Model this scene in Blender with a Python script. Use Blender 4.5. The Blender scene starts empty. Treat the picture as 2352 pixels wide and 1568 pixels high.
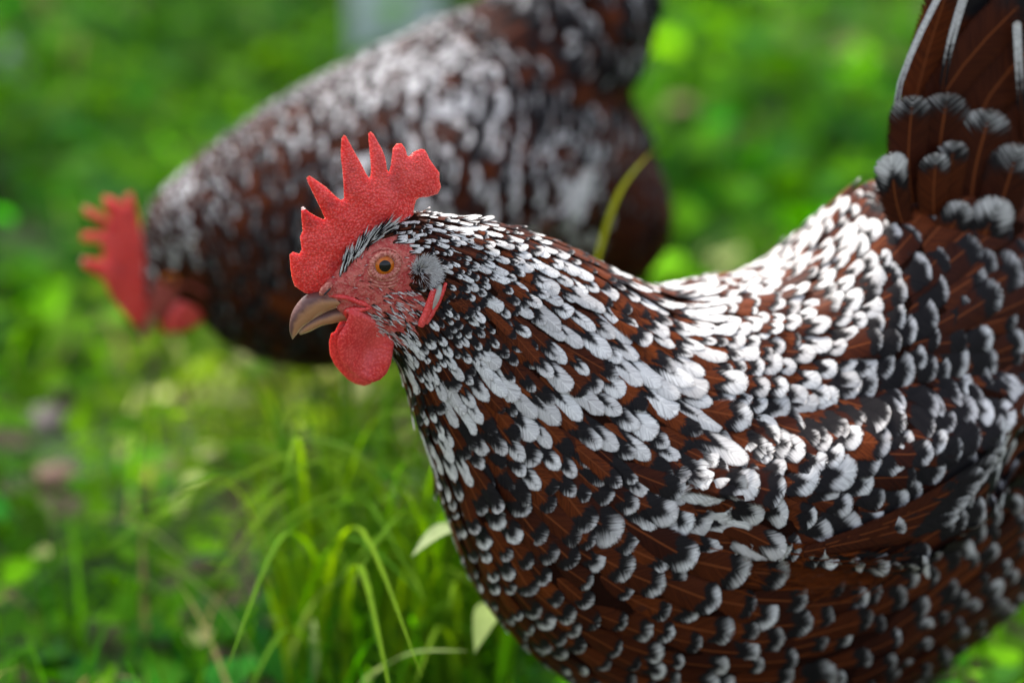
import bpy, bmesh, math, random
import numpy as np
from mathutils import Vector, noise, geometry
from mathutils.bvhtree import BVHTree

random.seed(7)
rng = np.random.default_rng(7)
scene = bpy.context.scene
col = scene.collection
rad = math.radians

# ------------------------------------------------------------------ camera
CAM_H, PITCH, FOCAL, FOCUS = 0.74, rad(22.0), 85.0, 1.150
PW, PH = 2352.0, 1568.0                       # measuring frame of the photograph
FPX = FOCAL / 36.0 * PW
CAM = np.array([0.0, 0.0, CAM_H])
CF = np.array([0.0, math.cos(PITCH), -math.sin(PITCH)])
CR = np.array([1.0, 0.0, 0.0])
CU = np.array([0.0, math.sin(PITCH), math.cos(PITCH)])
cd = bpy.data.cameras.new("camera")
cam = bpy.data.objects.new("camera", cd)
col.objects.link(cam)
cam.location = CAM
cam.rotation_euler = (math.pi / 2 - PITCH, 0, 0)
cd.lens = FOCAL
cd.sensor_width = 36
cd.clip_end = 400
cd.clip_start = 0.02
cd.dof.use_dof = True
cd.dof.focus_distance = FOCUS
cd.dof.aperture_fstop = 2.5
cd.dof.aperture_blades = 0
scene.camera = cam

# ------------------------------------------------------------------ sky, sun, exposure
SUN_EL, SUN_AZ = rad(58), rad(-38)            # azimuth from +Y towards +X
w = bpy.data.worlds.new("World")
scene.world = w
w.use_nodes = True
nt = w.node_tree
sky = nt.nodes.new("ShaderNodeTexSky")
sky.sky_type = 'NISHITA'
sky.sun_disc = False
sky.sun_elevation = SUN_EL
sky.sun_rotation = SUN_AZ
sky.air_density = 1.0
sky.dust_density = 5.0
sky.ozone_density = 0.6
bg = nt.nodes["Background"]
bg.inputs[1].default_value = 0.15
hz = nt.nodes.new('ShaderNodeHueSaturation')          # a hazy, paler summer sky
hz.inputs['Saturation'].default_value = 0.62
nt.links.new(sky.outputs[0], hz.inputs['Color'])
nt.links.new(hz.outputs[0], bg.inputs[0])
sd = bpy.data.lights.new("sun", 'SUN')
sun = bpy.data.objects.new("sun", sd)
col.objects.link(sun)
sd.energy = 1.8
sd.angle = rad(0.6)
sd.color = (1.0, 0.95, 0.86)
sdir = Vector((math.sin(SUN_AZ) * math.cos(SUN_EL), math.cos(SUN_AZ) * math.cos(SUN_EL), math.sin(SUN_EL)))
sun.rotation_euler = sdir.to_track_quat('Z', 'Y').to_euler()
sun.location = (-2, 3, 5)
vs = scene.view_settings
vs.view_transform = 'Standard'
vs.look = 'None'
vs.exposure = 1.45
vs.gamma = 1.0
vs.use_curve_mapping = False
scene.cycles.use_denoising = True
scene.cycles.max_bounces = 6
scene.cycles.transparent_max_bounces = 8
scene.cycles.sample_clamp_indirect = 6.0


# ------------------------------------------------------------------ helpers
def ray(px, py):
    return CF + CR * ((px - PW / 2) / FPX) - CU * ((py - PH / 2) / FPX)


def proj(P):
    v = np.asarray(P) - CAM
    d = v @ CF
    return np.stack([PW / 2 + FPX * (v @ CR) / d, PH / 2 - FPX * (v @ CU) / d], -1)


def at(px, py, D):
    return CAM + D * ray(px, py)


def ground_at(px, py, z=0.0):
    r = ray(px, py)
    return CAM + r * ((z - CAM_H) / r[2])


def tag(o, label=None, cat=None, group=None, kind=None):
    if label: o['label'] = label
    if cat: o['category'] = cat
    if group: o['group'] = group
    if kind: o['kind'] = kind
    return o


def empty(name, loc):
    o = bpy.data.objects.new(name, None)
    o.location = loc
    o.empty_display_size = 0.03
    col.objects.link(o)
    return o


def link(name, me, mat, parent=None, smooth=True):
    o = bpy.data.objects.new(name, me)
    col.objects.link(o)
    if mat is not None:
        me.materials.clear()
        me.materials.append(mat)
    if smooth:
        me.polygons.foreach_set('use_smooth', np.ones(len(me.polygons), bool))
    if parent is not None:
        o.parent = parent
        b = parent
        loc = Vector((0, 0, 0))
        while b is not None:
            loc += b.location
            b = b.parent
        o.location = -loc if not len(parent.users_collection) == 0 else o.location
    return o


def mesh_from(verts, faces, name="mesh"):
    me = bpy.data.meshes.new(name)
    me.from_pydata([tuple(v) for v in verts], [], [tuple(f) for f in faces])
    me.update()
    return me


def fast_mesh(name, V, loops, sizes):
    me = bpy.data.meshes.new(name)
    V = np.asarray(V, np.float32)
    loops = np.asarray(loops, np.int32)
    sizes = np.asarray(sizes, np.int32)
    me.vertices.add(len(V))
    me.vertices.foreach_set('co', V.ravel())
    me.loops.add(len(loops))
    me.loops.foreach_set('vertex_index', loops)
    me.polygons.add(len(sizes))
    st = np.zeros(len(sizes), np.int32)
    st[1:] = np.cumsum(sizes)[:-1]
    me.polygons.foreach_set('loop_start', st)
    me.polygons.foreach_set('loop_total', sizes)
    me.update(calc_edges=True)
    return me


def set_attr(me, name, arr, typ):
    a = me.attributes.new(name, typ, 'POINT')
    key = {'FLOAT_VECTOR': 'vector', 'FLOAT_COLOR': 'color', 'FLOAT': 'value'}[typ]
    a.data.foreach_set(key, np.asarray(arr, np.float32).ravel())


def in_poly(pts, poly):
    x, y = pts[..., 0], pts[..., 1]
    inside = np.zeros(x.shape, bool)
    n = len(poly)
    for i in range(n):
        x1, y1 = poly[i]
        x2, y2 = poly[(i + 1) % n]
        c = ((y1 > y) != (y2 > y))
        xi = (x2 - x1) * (y - y1) / ((y2 - y1) if y2 != y1 else 1e-9) + x1
        inside ^= c & (x < xi)
    return inside


def poly_dist(pts, poly):
    p = np.asarray(pts, float)
    best = np.full(p.shape[:-1], 1e9)
    n = len(poly)
    for i in range(n):
        a = np.array(poly[i], float)
        b = np.array(poly[(i + 1) % n], float)
        ab = b - a
        t = np.clip(((p - a) @ ab) / max(ab @ ab, 1e-9), 0, 1)
        q = a + t[..., None] * ab
        best = np.minimum(best, np.linalg.norm(p - q, axis=-1))
    return best


def catmull(pts, k):
    P = np.asarray(pts, float)
    n = len(P)
    out = []
    for i in range(n - 1):
        p0, p1, p2, p3 = P[max(i - 1, 0)], P[i], P[i + 1], P[min(i + 2, n - 1)]
        for j in range(k):
            t = j / k
            out.append(0.5 * ((2 * p1) + (-p0 + p2) * t + (2 * p0 - 5 * p1 + 4 * p2 - p3) * t * t + (-p0 + 3 * p1 - 3 * p2 + p3) * t ** 3))
    out.append(P[-1])
    return np.array(out)


def tube_mesh(pts, radii, seg=8):
    pts = np.asarray(pts, float)
    V, Fc = [], []
    n = len(pts)
    up = np.array([0.13, 0.21, 0.97])
    for i in range(n):
        t = pts[min(i + 1, n - 1)] - pts[max(i - 1, 0)]
        t /= np.linalg.norm(t) + 1e-12
        a = np.cross(t, up); a /= np.linalg.norm(a) + 1e-9
        b = np.cross(a, t)
        for j in range(seg):
            th = 2 * math.pi * j / seg
            V.append(pts[i] + radii[i] * (a * math.cos(th) + b * math.sin(th)))
    for i in range(n - 1):
        for j in range(seg):
            k = (j + 1) % seg
            Fc.append((i * seg + j, i * seg + k, (i + 1) * seg + k, (i + 1) * seg + j))
    V.append(pts[0]); V.append(pts[-1])
    for j in range(seg):
        k = (j + 1) % seg
        Fc.append((n * seg, k, j))
        Fc.append((n * seg + 1, (n - 1) * seg + j, (n - 1) * seg + k))
    return V, Fc


# ------------------------------------------------------------------ node helpers / materials
class NB:
    def __init__(self, name):
        self.m = bpy.data.materials.new(name)
        self.m.use_nodes = True
        self.t = self.m.node_tree
        self.b = self.t.nodes['Principled BSDF']

    def n(self, kind, **kw):
        nd = self.t.nodes.new(kind)
        for k, v in kw.items():
            setattr(nd, k, v)
        return nd

    def l(self, a, b):
        self.t.links.new(a, b)

    def val(self, sock, v):
        if isinstance(v, (int, float)):
            sock.default_value = v
        elif isinstance(v, tuple):
            sock.default_value = v if len(v) != 3 or sock.type == 'VECTOR' else (*v, 1)
        else:
            self.l(v, sock)

    def math(self, op, a, b=0.0, c=None, clamp=False):
        nd = self.n('ShaderNodeMath', operation=op)
        nd.use_clamp = clamp
        self.val(nd.inputs[0], a)
        self.val(nd.inputs[1], b)
        if c is not None: self.val(nd.inputs[2], c)
        return nd.outputs[0]

    def mix(self, f, a, b):
        nd = self.n('ShaderNodeMix', data_type='RGBA')
        self.val(nd.inputs[0], f)
        self.val(nd.inputs[6], a)
        self.val(nd.inputs[7], b)
        return nd.outputs[2]

    def smooth(self, x, lo, hi, a=0.0, b=1.0):
        nd = self.n('ShaderNodeMapRange', interpolation_type='SMOOTHSTEP')
        self.val(nd.inputs[0], x)
        self.val(nd.inputs[1], lo)
        self.val(nd.inputs[2], hi)
        self.val(nd.inputs[3], a)
        self.val(nd.inputs[4], b)
        return nd.outputs[0]

    def noise(self, vec, scale, detail=2.0, rough=0.5):
        nd = self.n('ShaderNodeTexNoise')
        if vec is not None: self.l(vec, nd.inputs['Vector'])
        nd.inputs['Scale'].default_value = scale
        nd.inputs['Detail'].default_value = detail
        nd.inputs['Roughness'].default_value = rough
        return nd.outputs[0]

    def bump(self, h, strength, dist):
        nd = self.n('ShaderNodeBump')
        nd.inputs['Strength'].default_value = strength
        nd.inputs['Distance'].default_value = dist
        self.l(h, nd.inputs['Height'])
        self.l(nd.outputs[0], self.b.inputs['Normal'])

    def pos(self):
        return self.n('ShaderNodeTexCoord').outputs['Object']

    def attr(self, name):
        return self.n('ShaderNodeAttribute', attribute_name=name)

    def set(self, **kw):
        for k, v in kw.items():
            self.val(self.b.inputs[k.replace('_', ' ')], v)


def feather_material():
    N = NB('speckled_feather')
    fuv = N.n('ShaderNodeSeparateXYZ'); N.l(N.attr('fuv').outputs['Vector'], fuv.inputs[0])
    u, d, bc = fuv.outputs
    A = N.attr('fcol')
    sc = N.n('ShaderNodeSeparateColor'); N.l(A.outputs['Color'], sc.inputs[0])
    wt, bt, rnd = sc.outputs
    hue = A.outputs['Alpha']
    au = N.math('ABSOLUTE', u)
    cv = N.n('ShaderNodeCombineXYZ')
    N.l(N.math('MULTIPLY', u, 0.42), cv.inputs[0])
    N.l(bc, cv.inputs[1])
    N.l(N.math('MULTIPLY', rnd, 57.0), cv.inputs[2])
    barb = N.noise(cv.outputs[0], 2.3, 3.0, 0.62)           # fine barbs, bc is in mm
    split = N.noise(cv.outputs[0], 1.0, 2.0)
    cv2 = N.n('ShaderNodeCombineXYZ')
    N.l(u, cv2.inputs[0]); N.l(d, cv2.inputs[1]); N.l(N.math('MULTIPLY', rnd, 91.0), cv2.inputs[2])
    clump = N.noise(cv2.outputs[0], 1.6, 2.0)
    # the white spangle: two lobes either side of the shaft, ragged along the barbs
    lobe = N.math('SINE', N.math('MULTIPLY', N.math('POWER', N.math('MINIMUM', au, 1.0), 1.25), math.pi))
    wt_ = N.math('MULTIPLY', wt, N.math('ADD', N.math('MULTIPLY', lobe, 0.50), 0.78))
    dd = N.math('ADD', d, N.math('MULTIPLY', N.math('SUBTRACT', barb, 0.5), 0.48))
    dd = N.math('ADD', dd, N.math('MULTIPLY', N.math('SUBTRACT', split, 0.5), 0.55))
    dd = N.math('ADD', dd, N.math('MULTIPLY', N.math('SUBTRACT', clump, 0.5), 0.35))
    f_black = N.smooth(dd, N.math('SUBTRACT', wt_, 0.34), N.math('ADD', wt_, 0.08))
    f_black = N.math('MAXIMUM', f_black, N.math('MULTIPLY', N.smooth(au, 0.90, 1.0), N.smooth(d, 0.25, 0.45)))
    e2 = N.math('ADD', wt_, bt)
    f_brown = N.smooth(N.math('ADD', d, N.math('MULTIPLY', N.math('SUBTRACT', split, 0.5), 0.35)), N.math('SUBTRACT', e2, 0.07), N.math('ADD', e2, 0.07))
    streak = N.smooth(barb, 0.32, 0.60)
    white = N.mix(streak, (0.40, 0.385, 0.38), (0.80, 0.79, 0.77))
    white = N.mix(N.math('MULTIPLY', N.smooth(split, 0.57, 0.70), 0.65), white, (0.16, 0.13, 0.12))
    white = N.mix(N.math('MULTIPLY', N.smooth(d, 0.0, 0.09, 1.0, 0.0), 0.35), white, (0.30, 0.17, 0.09))
    white = N.mix(N.math('MULTIPLY', rnd, 0.52), white, (0.30, 0.275, 0.265))
    black = N.mix(streak, (0.0045, 0.0045, 0.0055), (0.014, 0.012, 0.0125))
    br_a = N.mix(streak, (0.013, 0.0032, 0.0020), (0.036, 0.0082, 0.0040))
    br_b = N.mix(streak, (0.050, 0.0105, 0.0032), (0.22, 0.046, 0.0075))
    brown = N.mix(hue, br_a, br_b)
    spk = N.smooth(clump, 0.64, 0.74)
    brown = N.mix(N.math('MULTIPLY', spk, 0.5), brown, black)
    shaft = N.smooth(au, 0.03, 0.07, 1.0, 0.0)
    brown = N.mix(N.math('MULTIPLY', shaft, 0.75), brown, (0.17, 0.044, 0.013))
    white = N.mix(N.math('MULTIPLY', shaft, 0.45), white, (0.85, 0.83, 0.79))
    c = N.mix(f_brown, N.mix(f_black, white, black), brown)
    edge = N.attr('fedge').outputs['Fac']
    fray = N.math('ADD', edge, N.math('MULTIPLY', N.math('SUBTRACT', barb, 0.5), 1.05))
    N.set(Base_Color=c, Roughness=0.5, Alpha=N.smooth(fray, 0.90, 1.0, 1.0, 0.0))
    N.b.inputs['Specular IOR Level'].default_value = 0.07
    N.b.inputs['Sheen Weight'].default_value = 0.0
    N.bump(barb, 0.14, 0.0003)
    return N.m


def skin_material():
    N = NB('face_skin')
    face = N.attr('face').outputs['Fac']
    p = N.pos()
    n1 = N.noise(p, 260, 3)
    n2 = N.noise(p, 900, 2)
    red = N.mix(N.smooth(n1, 0.35, 0.65), (0.40, 0.030, 0.028), (0.56, 0.12, 0.095))
    red = N.mix(N.math('MULTIPLY', N.smooth(n2, 0.5, 0.7), 0.5), red, (0.55, 0.25, 0.19))
    c = N.mix(face, (0.016, 0.006, 0.004), red)
    N.set(Base_Color=c, Roughness=0.55)
    N.val(N.b.inputs['Specular IOR Level'], N.math('MULTIPLY', face, 0.4))
    N.bump(N.math('ADD', n2, N.math('MULTIPLY', n1, 1.2)), 0.6, 0.0016)
    return N.m


def comb_material(name='comb_flesh', c1=(0.72, 0.034, 0.030), c2=(0.88, 0.115, 0.100), bump=.6, rough=.32, cells=850):
    N = NB(name)
    p = N.pos()
    vor = N.n('ShaderNodeTexVoronoi'); N.l(p, vor.inputs['Vector']); vor.inputs['Scale'].default_value = cells
    n1 = N.noise(p, 120, 3)
    n2 = N.noise(p, 700, 2)
    cell = N.smooth(vor.outputs['Distance'], 0.15, 0.75, 1.0, 0.0)
    g = N.smooth(N.math('ADD', N.math('MULTIPLY', cell, 0.55), N.math('MULTIPLY', N.math('ADD', n1, n2), 0.32)), 0.30, 0.95)
    lowf = N.smooth(N.noise(p, 42, 2.0), 0.35, 0.68)
    c = N.mix(g, c1, c2)
    c = N.mix(N.math('MULTIPLY', lowf, 0.25), c, (0.90, 0.20, 0.18))
    c = N.mix(N.smooth(N.noise(p, 60, 3.0), 0.52, 0.72, 0.0, 0.55), c, (0.42, 0.012, 0.022))
    N.set(Base_Color=c, Roughness=rough)
    N.b.inputs['Specular IOR Level'].default_value = 0.4
    N.b.inputs['Subsurface Weight'].default_value = 0.4
    N.b.inputs['Subsurface Radius'].default_value = (1.0, 0.22, 0.14)
    N.b.inputs['Subsurface Scale'].default_value = 0.004
    h = N.math('ADD', N.math('MULTIPLY', vor.outputs['Distance'], -0.8), n2)
    N.bump(h, bump, 0.0011)
    return N.m


def simple_mat(name, c, rough=0.5, spec=0.5, c2=None, scale=200, bump=0.0, coat=0.0):
    N = NB(name)
    if c2 is not None:
        nn = N.noise(N.pos(), scale, 3)
        N.set(Base_Color=N.mix(N.smooth(nn, 0.35, 0.65), c, c2))
        if bump: N.bump(nn, bump, 0.002)
    else:
        N.set(Base_Color=c)
    N.set(Roughness=rough)
    N.b.inputs['Specular IOR Level'].default_value = spec
    N.b.inputs['Coat Weight'].default_value = coat
    N.b.inputs['Coat Roughness'].default_value = 0.03
    return N.m


def beak_material():
    N = NB('beak_horn')
    a = N.n('ShaderNodeSeparateXYZ'); N.l(N.attr('bk').outputs['Vector'], a.inputs[0])
    along, up = a.outputs[0], a.outputs[1]           # along: 0 tip..1 base, up: -1 bottom..1 top
    p = N.pos()
    n1 = N.noise(p, 160, 3)
    up2 = N.math('ADD', up, N.math('MULTIPLY', N.math('SUBTRACT', n1, 0.5), 0.7))
    base = N.mix(N.smooth(up2, -0.85, -0.35), (0.66, 0.46, 0.28), (0.42, 0.20, 0.095))
    base = N.mix(N.smooth(up2, 0.15, 0.75), base, (0.125, 0.058, 0.050))
    base = N.mix(N.smooth(N.math('ADD', along, N.math('MULTIPLY', n1, 0.3)), 0.85, 1.15), base, (0.46, 0.25, 0.16))
    base = N.mix(N.smooth(along, 0.0, 0.16, 0.7, 0), base, (0.34, 0.24, 0.14))
    N.set(Base_Color=base, Roughness=0.36)
    N.b.inputs['Specular IOR Level'].default_value = 0.32
    sc3 = N.n('ShaderNodeCombineXYZ'); N.l(N.math('MULTIPLY', along, 9.0), sc3.inputs[0]); N.l(N.math('MULTIPLY', up, 0.8), sc3.inputs[1])
    N.bump(N.math('ADD', N.noise(sc3.outputs[0], 3.0, 4.0), N.math('MULTIPLY', n1, .5)), 0.5, 0.0008)
    return N.m


def leaf_material(name, rough=0.45):
    N = NB(name)
    A = N.attr('lcol')
    p = N.pos()
    n1 = N.noise(p, 90, 2)
    c = N.mix(N.math('MULTIPLY', n1, 0.5), A.outputs['Color'], (0.01, 0.03, 0.008))
    N.set(Base_Color=c, Roughness=0.7)
    N.b.inputs['Specular IOR Level'].default_value = 0.06
    tr = N.n('ShaderNodeBsdfTranslucent')
    hs = N.n('ShaderNodeHueSaturation')
    N.l(A.outputs['Color'], hs.inputs['Color'])
    hs.inputs['Hue'].default_value = 0.495
    hs.inputs['Value'].default_value = 1.6
    hs.inputs['Saturation'].default_value = 1.1
    N.l(hs.outputs[0], tr.inputs[0])
    mx = N.n('ShaderNodeMixShader')
    mx.inputs[0].default_value = 0.42
    N.l(N.b.outputs[0], mx.inputs[1])
    N.l(tr.outputs[0], mx.inputs[2])
    N.l(mx.outputs[0], N.t.nodes['Material Output'].inputs[0])
    return N.m


M_FEATHER = feather_material()
M_SKIN = skin_material()
M_COMB = comb_material()
M_WATTLE = comb_material('wattle_flesh', (0.60, 0.024, 0.026), (0.78, 0.080, 0.072), .25, .22, 800)
M_BEAK = beak_material()
M_IRIS = simple_mat('eye_iris', (0.56, 0.145, 0.004), 0.12, 0.3, (0.46, 0.09, 0.003), 900, 0, 0.25)
M_PUPIL = simple_mat('eye_pupil', (0.003, 0.003, 0.004), 0.04, 0.35, coat=0.15)
M_SCLERA = simple_mat('eye_white', (0.50, 0.40, 0.36), 0.15, 0.5, coat=1.0)
M_LID = simple_mat('eyelid_skin', (0.40, 0.085, 0.065), 0.4, 0.4, (0.62, 0.24, 0.18), 700, 0.5)
M_LOBE = simple_mat('lobe_pale_skin', (0.34, 0.40, 0.35), 0.35, 0.4, (0.42, 0.28, 0.25), 300, 0.3)
M_LEG = simple_mat('leg_scales', (0.50, 0.34, 0.24), 0.5, 0.4, (0.36, 0.22, 0.15), 260, 0.5)
M_LEAF = leaf_material('leaf_green')
M_GRASS = leaf_material('grass_green', 0.4)


# ------------------------------------------------------------------ hen
class Hen:
    def __init__(self, yaw, anchor_px, depth):
        self.yaw = yaw
        self.A = at(*anchor_px, depth)
        self.H = np.array([-math.cos(yaw), -math.sin(yaw), 0.0])
        self.L = np.array([math.sin(yaw), -math.cos(yaw), 0.0])   # towards the viewer's side
        self.px = depth / FPX

    def plane(self, px, py, off=0.0):
        r = ray(px, py)
        t = ((self.A + self.L * off - CAM) @ self.L) / (r @ self.L)
        return CAM + r * t

    def mirror(self, P):
        P = np.asarray(P)
        k = (P - self.A) @ self.L
        return P - 2 * np.multiply.outer(k, self.L)

    def side(self, P):
        return (np.asarray(P) - self.A) @ self.L

    def loft(self, st, k=4, seg=28, power=2.15):
        rows = []
        for (tx, ty, bx, by, wd) in st:
            t, b = self.plane(tx, ty), self.plane(bx, by)
            c = self.plane((tx + bx) / 2, (ty + by) / 2)
            Nv = (t - b) / 2
            h = np.linalg.norm(Nv)
            Nu = Nv / h
            e = np.array([tx - bx, -(ty - by)], float)
            e /= np.linalg.norm(e)
            n_e = np.array([Nu @ CR, Nu @ CU]) @ e
            l_e = np.array([self.L @ CR, self.L @ CU]) @ e
            hh = math.sqrt(max((h * n_e) ** 2 - (wd * l_e) ** 2, (0.45 * h * n_e) ** 2)) / abs(n_e)
            rows.append(np.concatenate([c, Nu * hh, [wd]]))
        R = catmull(rows, k)
        V, info = [], []
        ph = np.arange(seg) * 2 * math.pi / seg
        cs, sn = np.cos(ph), np.sin(ph)
        q = 2.0 / power
        cs2 = np.sign(cs) * np.abs(cs) ** q
        sn2 = np.sign(sn) * np.abs(sn) ** q
        for i, r in enumerate(R):
            V.append(r[:3] + cs2[:, None] * r[3:6] + sn2[:, None] * r[6] * self.L)
            info.append(np.stack([np.full(seg, i / (len(R) - 1)), cs, sn], -1))
        n = len(R)
        V = np.concatenate(V)
        info = np.concatenate(info)
        Fc = []
        for i in range(n - 1):
            for j in range(seg):
                kx = (j + 1) % seg
                Fc.append((i * seg + j, i * seg + kx, (i + 1) * seg + kx, (i + 1) * seg + j))
        V = np.vstack([V, V[:seg].mean(0), V[-seg:].mean(0)])
        info = np.vstack([info, [0, 0, 0], [1, 0, 0]])
        for j in range(seg):
            kx = (j + 1) % seg
            Fc.append((n * seg, kx, j))
            Fc.append((n * seg + 1, (n - 1) * seg + j, (n - 1) * seg + kx))
        return V, Fc, info

    def blob(self, px, py, off, ra, rb, rc, rot=0.0):
        """ellipsoid: ra along heading, rb up, rc lateral"""
        c = self.plane(px, py, off)
        bm = bmesh.new()
        bmesh.ops.create_uvsphere(bm, u_segments=24, v_segments=14, radius=1)
        ca, sa = math.cos(rot), math.sin(rot)
        Z = np.array([0, 0, 1.0])
        e1 = self.H * ca + Z * sa
        e2 = -self.H * sa + Z * ca
        V = [c + e1 * v.co.x * ra + e2 * v.co.y * rb + self.L * v.co.z * rc for v in bm.verts]
        bm.verts.index_update()
        Fc = [[v.index for v in f.verts] for f in bm.faces]
        bm.free()
        return V, Fc


def remeshed(pieces, voxel, smooth_it):
    V, Fc = [], []
    for v, f in pieces:
        o = len(V)
        V.extend(v)
        Fc.extend([[i + o for i in q] for q in f])
    me = mesh_from(V, Fc)
    bm = bmesh.new(); bm.from_mesh(me)
    bmesh.ops.recalc_face_normals(bm, faces=bm.faces)
    bm.to_mesh(me); bm.free()
    o = bpy.data.objects.new("body_source", me)
    col.objects.link(o)
    md = o.modifiers.new("r", 'REMESH'); md.mode = 'VOXEL'; md.voxel_size = voxel
    ms = o.modifiers.new("s", 'SMOOTH'); ms.factor = 0.5; ms.iterations = smooth_it
    dg = bpy.context.evaluated_depsgraph_get()
    res = bpy.data.meshes.new_from_object(o.evaluated_get(dg))
    bpy.data.objects.remove(o)
    bpy.data.meshes.remove(me)
    return res


def mesh_arrays(me):
    V = np.empty(len(me.vertices) * 3, np.float32); me.vertices.foreach_get('co', V)
    V = V.reshape(-1, 3).astype(float)
    me.calc_loop_triangles()
    T = np.empty(len(me.loop_triangles) * 3, np.int32); me.loop_triangles.foreach_get('vertices', T)
    return V, T.reshape(-1, 3)


def flap(hen, outline, off, tmax, edge, name, step=7.0, dent=None, bend=None, round_px=14.0):
    """a flat fleshy shape (comb, wattle) with rounded edge and real thickness"""
    poly = [tuple(p) for p in outline]
    pts = np.array(poly, float)
    dense = []
    for i in range(len(pts)):
        a, b = pts[i], pts[(i + 1) % len(pts)]
        m = max(1, int(np.linalg.norm(b - a) / step))
        for j in range(m):
            dense.append(a + (b - a) * j / m)
    nb = len(dense)
    lo, hi = pts.min(0), pts.max(0)
    gx, gy = np.meshgrid(np.arange(lo[0], hi[0], step), np.arange(lo[1], hi[1], step))
    g = np.stack([gx.ravel(), gy.ravel()], -1)
    g += rng.uniform(-0.25, 0.25, g.shape) * step
    g = g[in_poly(g, poly)]
    g = g[poly_dist(g, poly) > step * 0.55]
    allp = [Vector(p) for p in dense] + [Vector(p) for p in g]
    edges = [(i, (i + 1) % nb) for i in range(nb)]
    vo, eo, fo, _, _, _ = geometry.delaunay_2d_cdt(allp, edges, list(), 1, 1e-5)
    P = np.array([(v.x, v.y) for v in vo])
    dist = poly_dist(P, poly)
    cen = np.array([P[list(f)].mean(0) for f in fo])
    keep = in_poly(cen, poly)
    fo = [f for f, k in zip(fo, keep) if k]
    x = np.clip(dist / round_px, 0, 1)
    th = np.sqrt(1 - (1 - x) ** 2)
    th = (edge + (tmax - edge) * np.clip(dist / edge_scale(P), 0, 1)) * th
    V, n = [], len(P)
    boundary = dist < 1e-3
    base = np.array([hen.plane(p[0], p[1], off) for p in P])
    wob = np.array([noise.noise(Vector((p[0] * 0.02, p[1] * 0.02, off * 100))) for p in P]) * 0.0012
    if bend is not None: wob = wob + bend(P)
    if dent is not None:
        dn = dent(P)
    else:
        dn = np.zeros(n)
    base = base + wob[:, None] * hen.L
    base = base - dn[:, None] * hen.L
    F1 = base + th[:, None] * hen.L
    F2 = base - th[:, None] * hen.L
    V = np.vstack([F1, F2])
    Fc = []
    for f in fo:
        Fc.append(tuple(f))
        Fc.append(tuple(i + n for i in reversed(f)))
    me = mesh_from(V, Fc, name)
    bm = bmesh.new(); bm.from_mesh(me)
    bmesh.ops.remove_doubles(bm, verts=bm.verts, dist=1e-6)
    bmesh.ops.recalc_face_normals(bm, faces=bm.faces)
    bm.to_mesh(me); bm.free()
    return me


def edge_scale(P):
    return 70.0


# ---- feathers -----------------------------------------------------------------
TIPR = np.array([.28, .52, .71, .85, .94, .985, 1.0])
NROW = 4 + len(TIPR)
UCOL = np.array([-1, -.66, -.3, 0, .3, .66, 1.0])


def feather_faces(nr, nc):
    i, j = np.meshgrid(np.arange(nr - 1), np.arange(nc - 1), indexing='ij')
    a = (i * nc + j).ravel()
    return np.stack([a, a + 1, a + nc + 1, a + nc], -1)


FF = feather_faces(NROW, len(UCOL))
VLOW = np.array([0, .4, .66, .84, .95, 1.0])
TIPL = np.array([.5, .85, 1.0])
ULOW = np.array([-1, -.4, .4, 1.0])
FFL = feather_faces(len(VLOW), len(ULOW))


def half_width(v, kind, v0=.55):
    q = np.clip((v - v0) / (1 - v0), 0, 1)
    if kind == 'round':
        return np.where(v < v0, .45 + .55 * np.sin(np.clip(v / v0, 0, 1) * math.pi / 2), np.sqrt(np.clip(1 - q ** 2.2, 0, 1)))
    if kind == 'lance':
        return np.where(v < v0, .5 + .5 * np.sin(np.clip(v / v0, 0, 1) * math.pi / 2), np.clip(1 - q ** 2.0, 0, 1) ** .6)
    return np.where(v < .3, .6 + .4 * v / .3, np.clip(1 - (np.clip(v - .3, 0, 1) / .7) ** 1.6, 0, 1))


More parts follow.
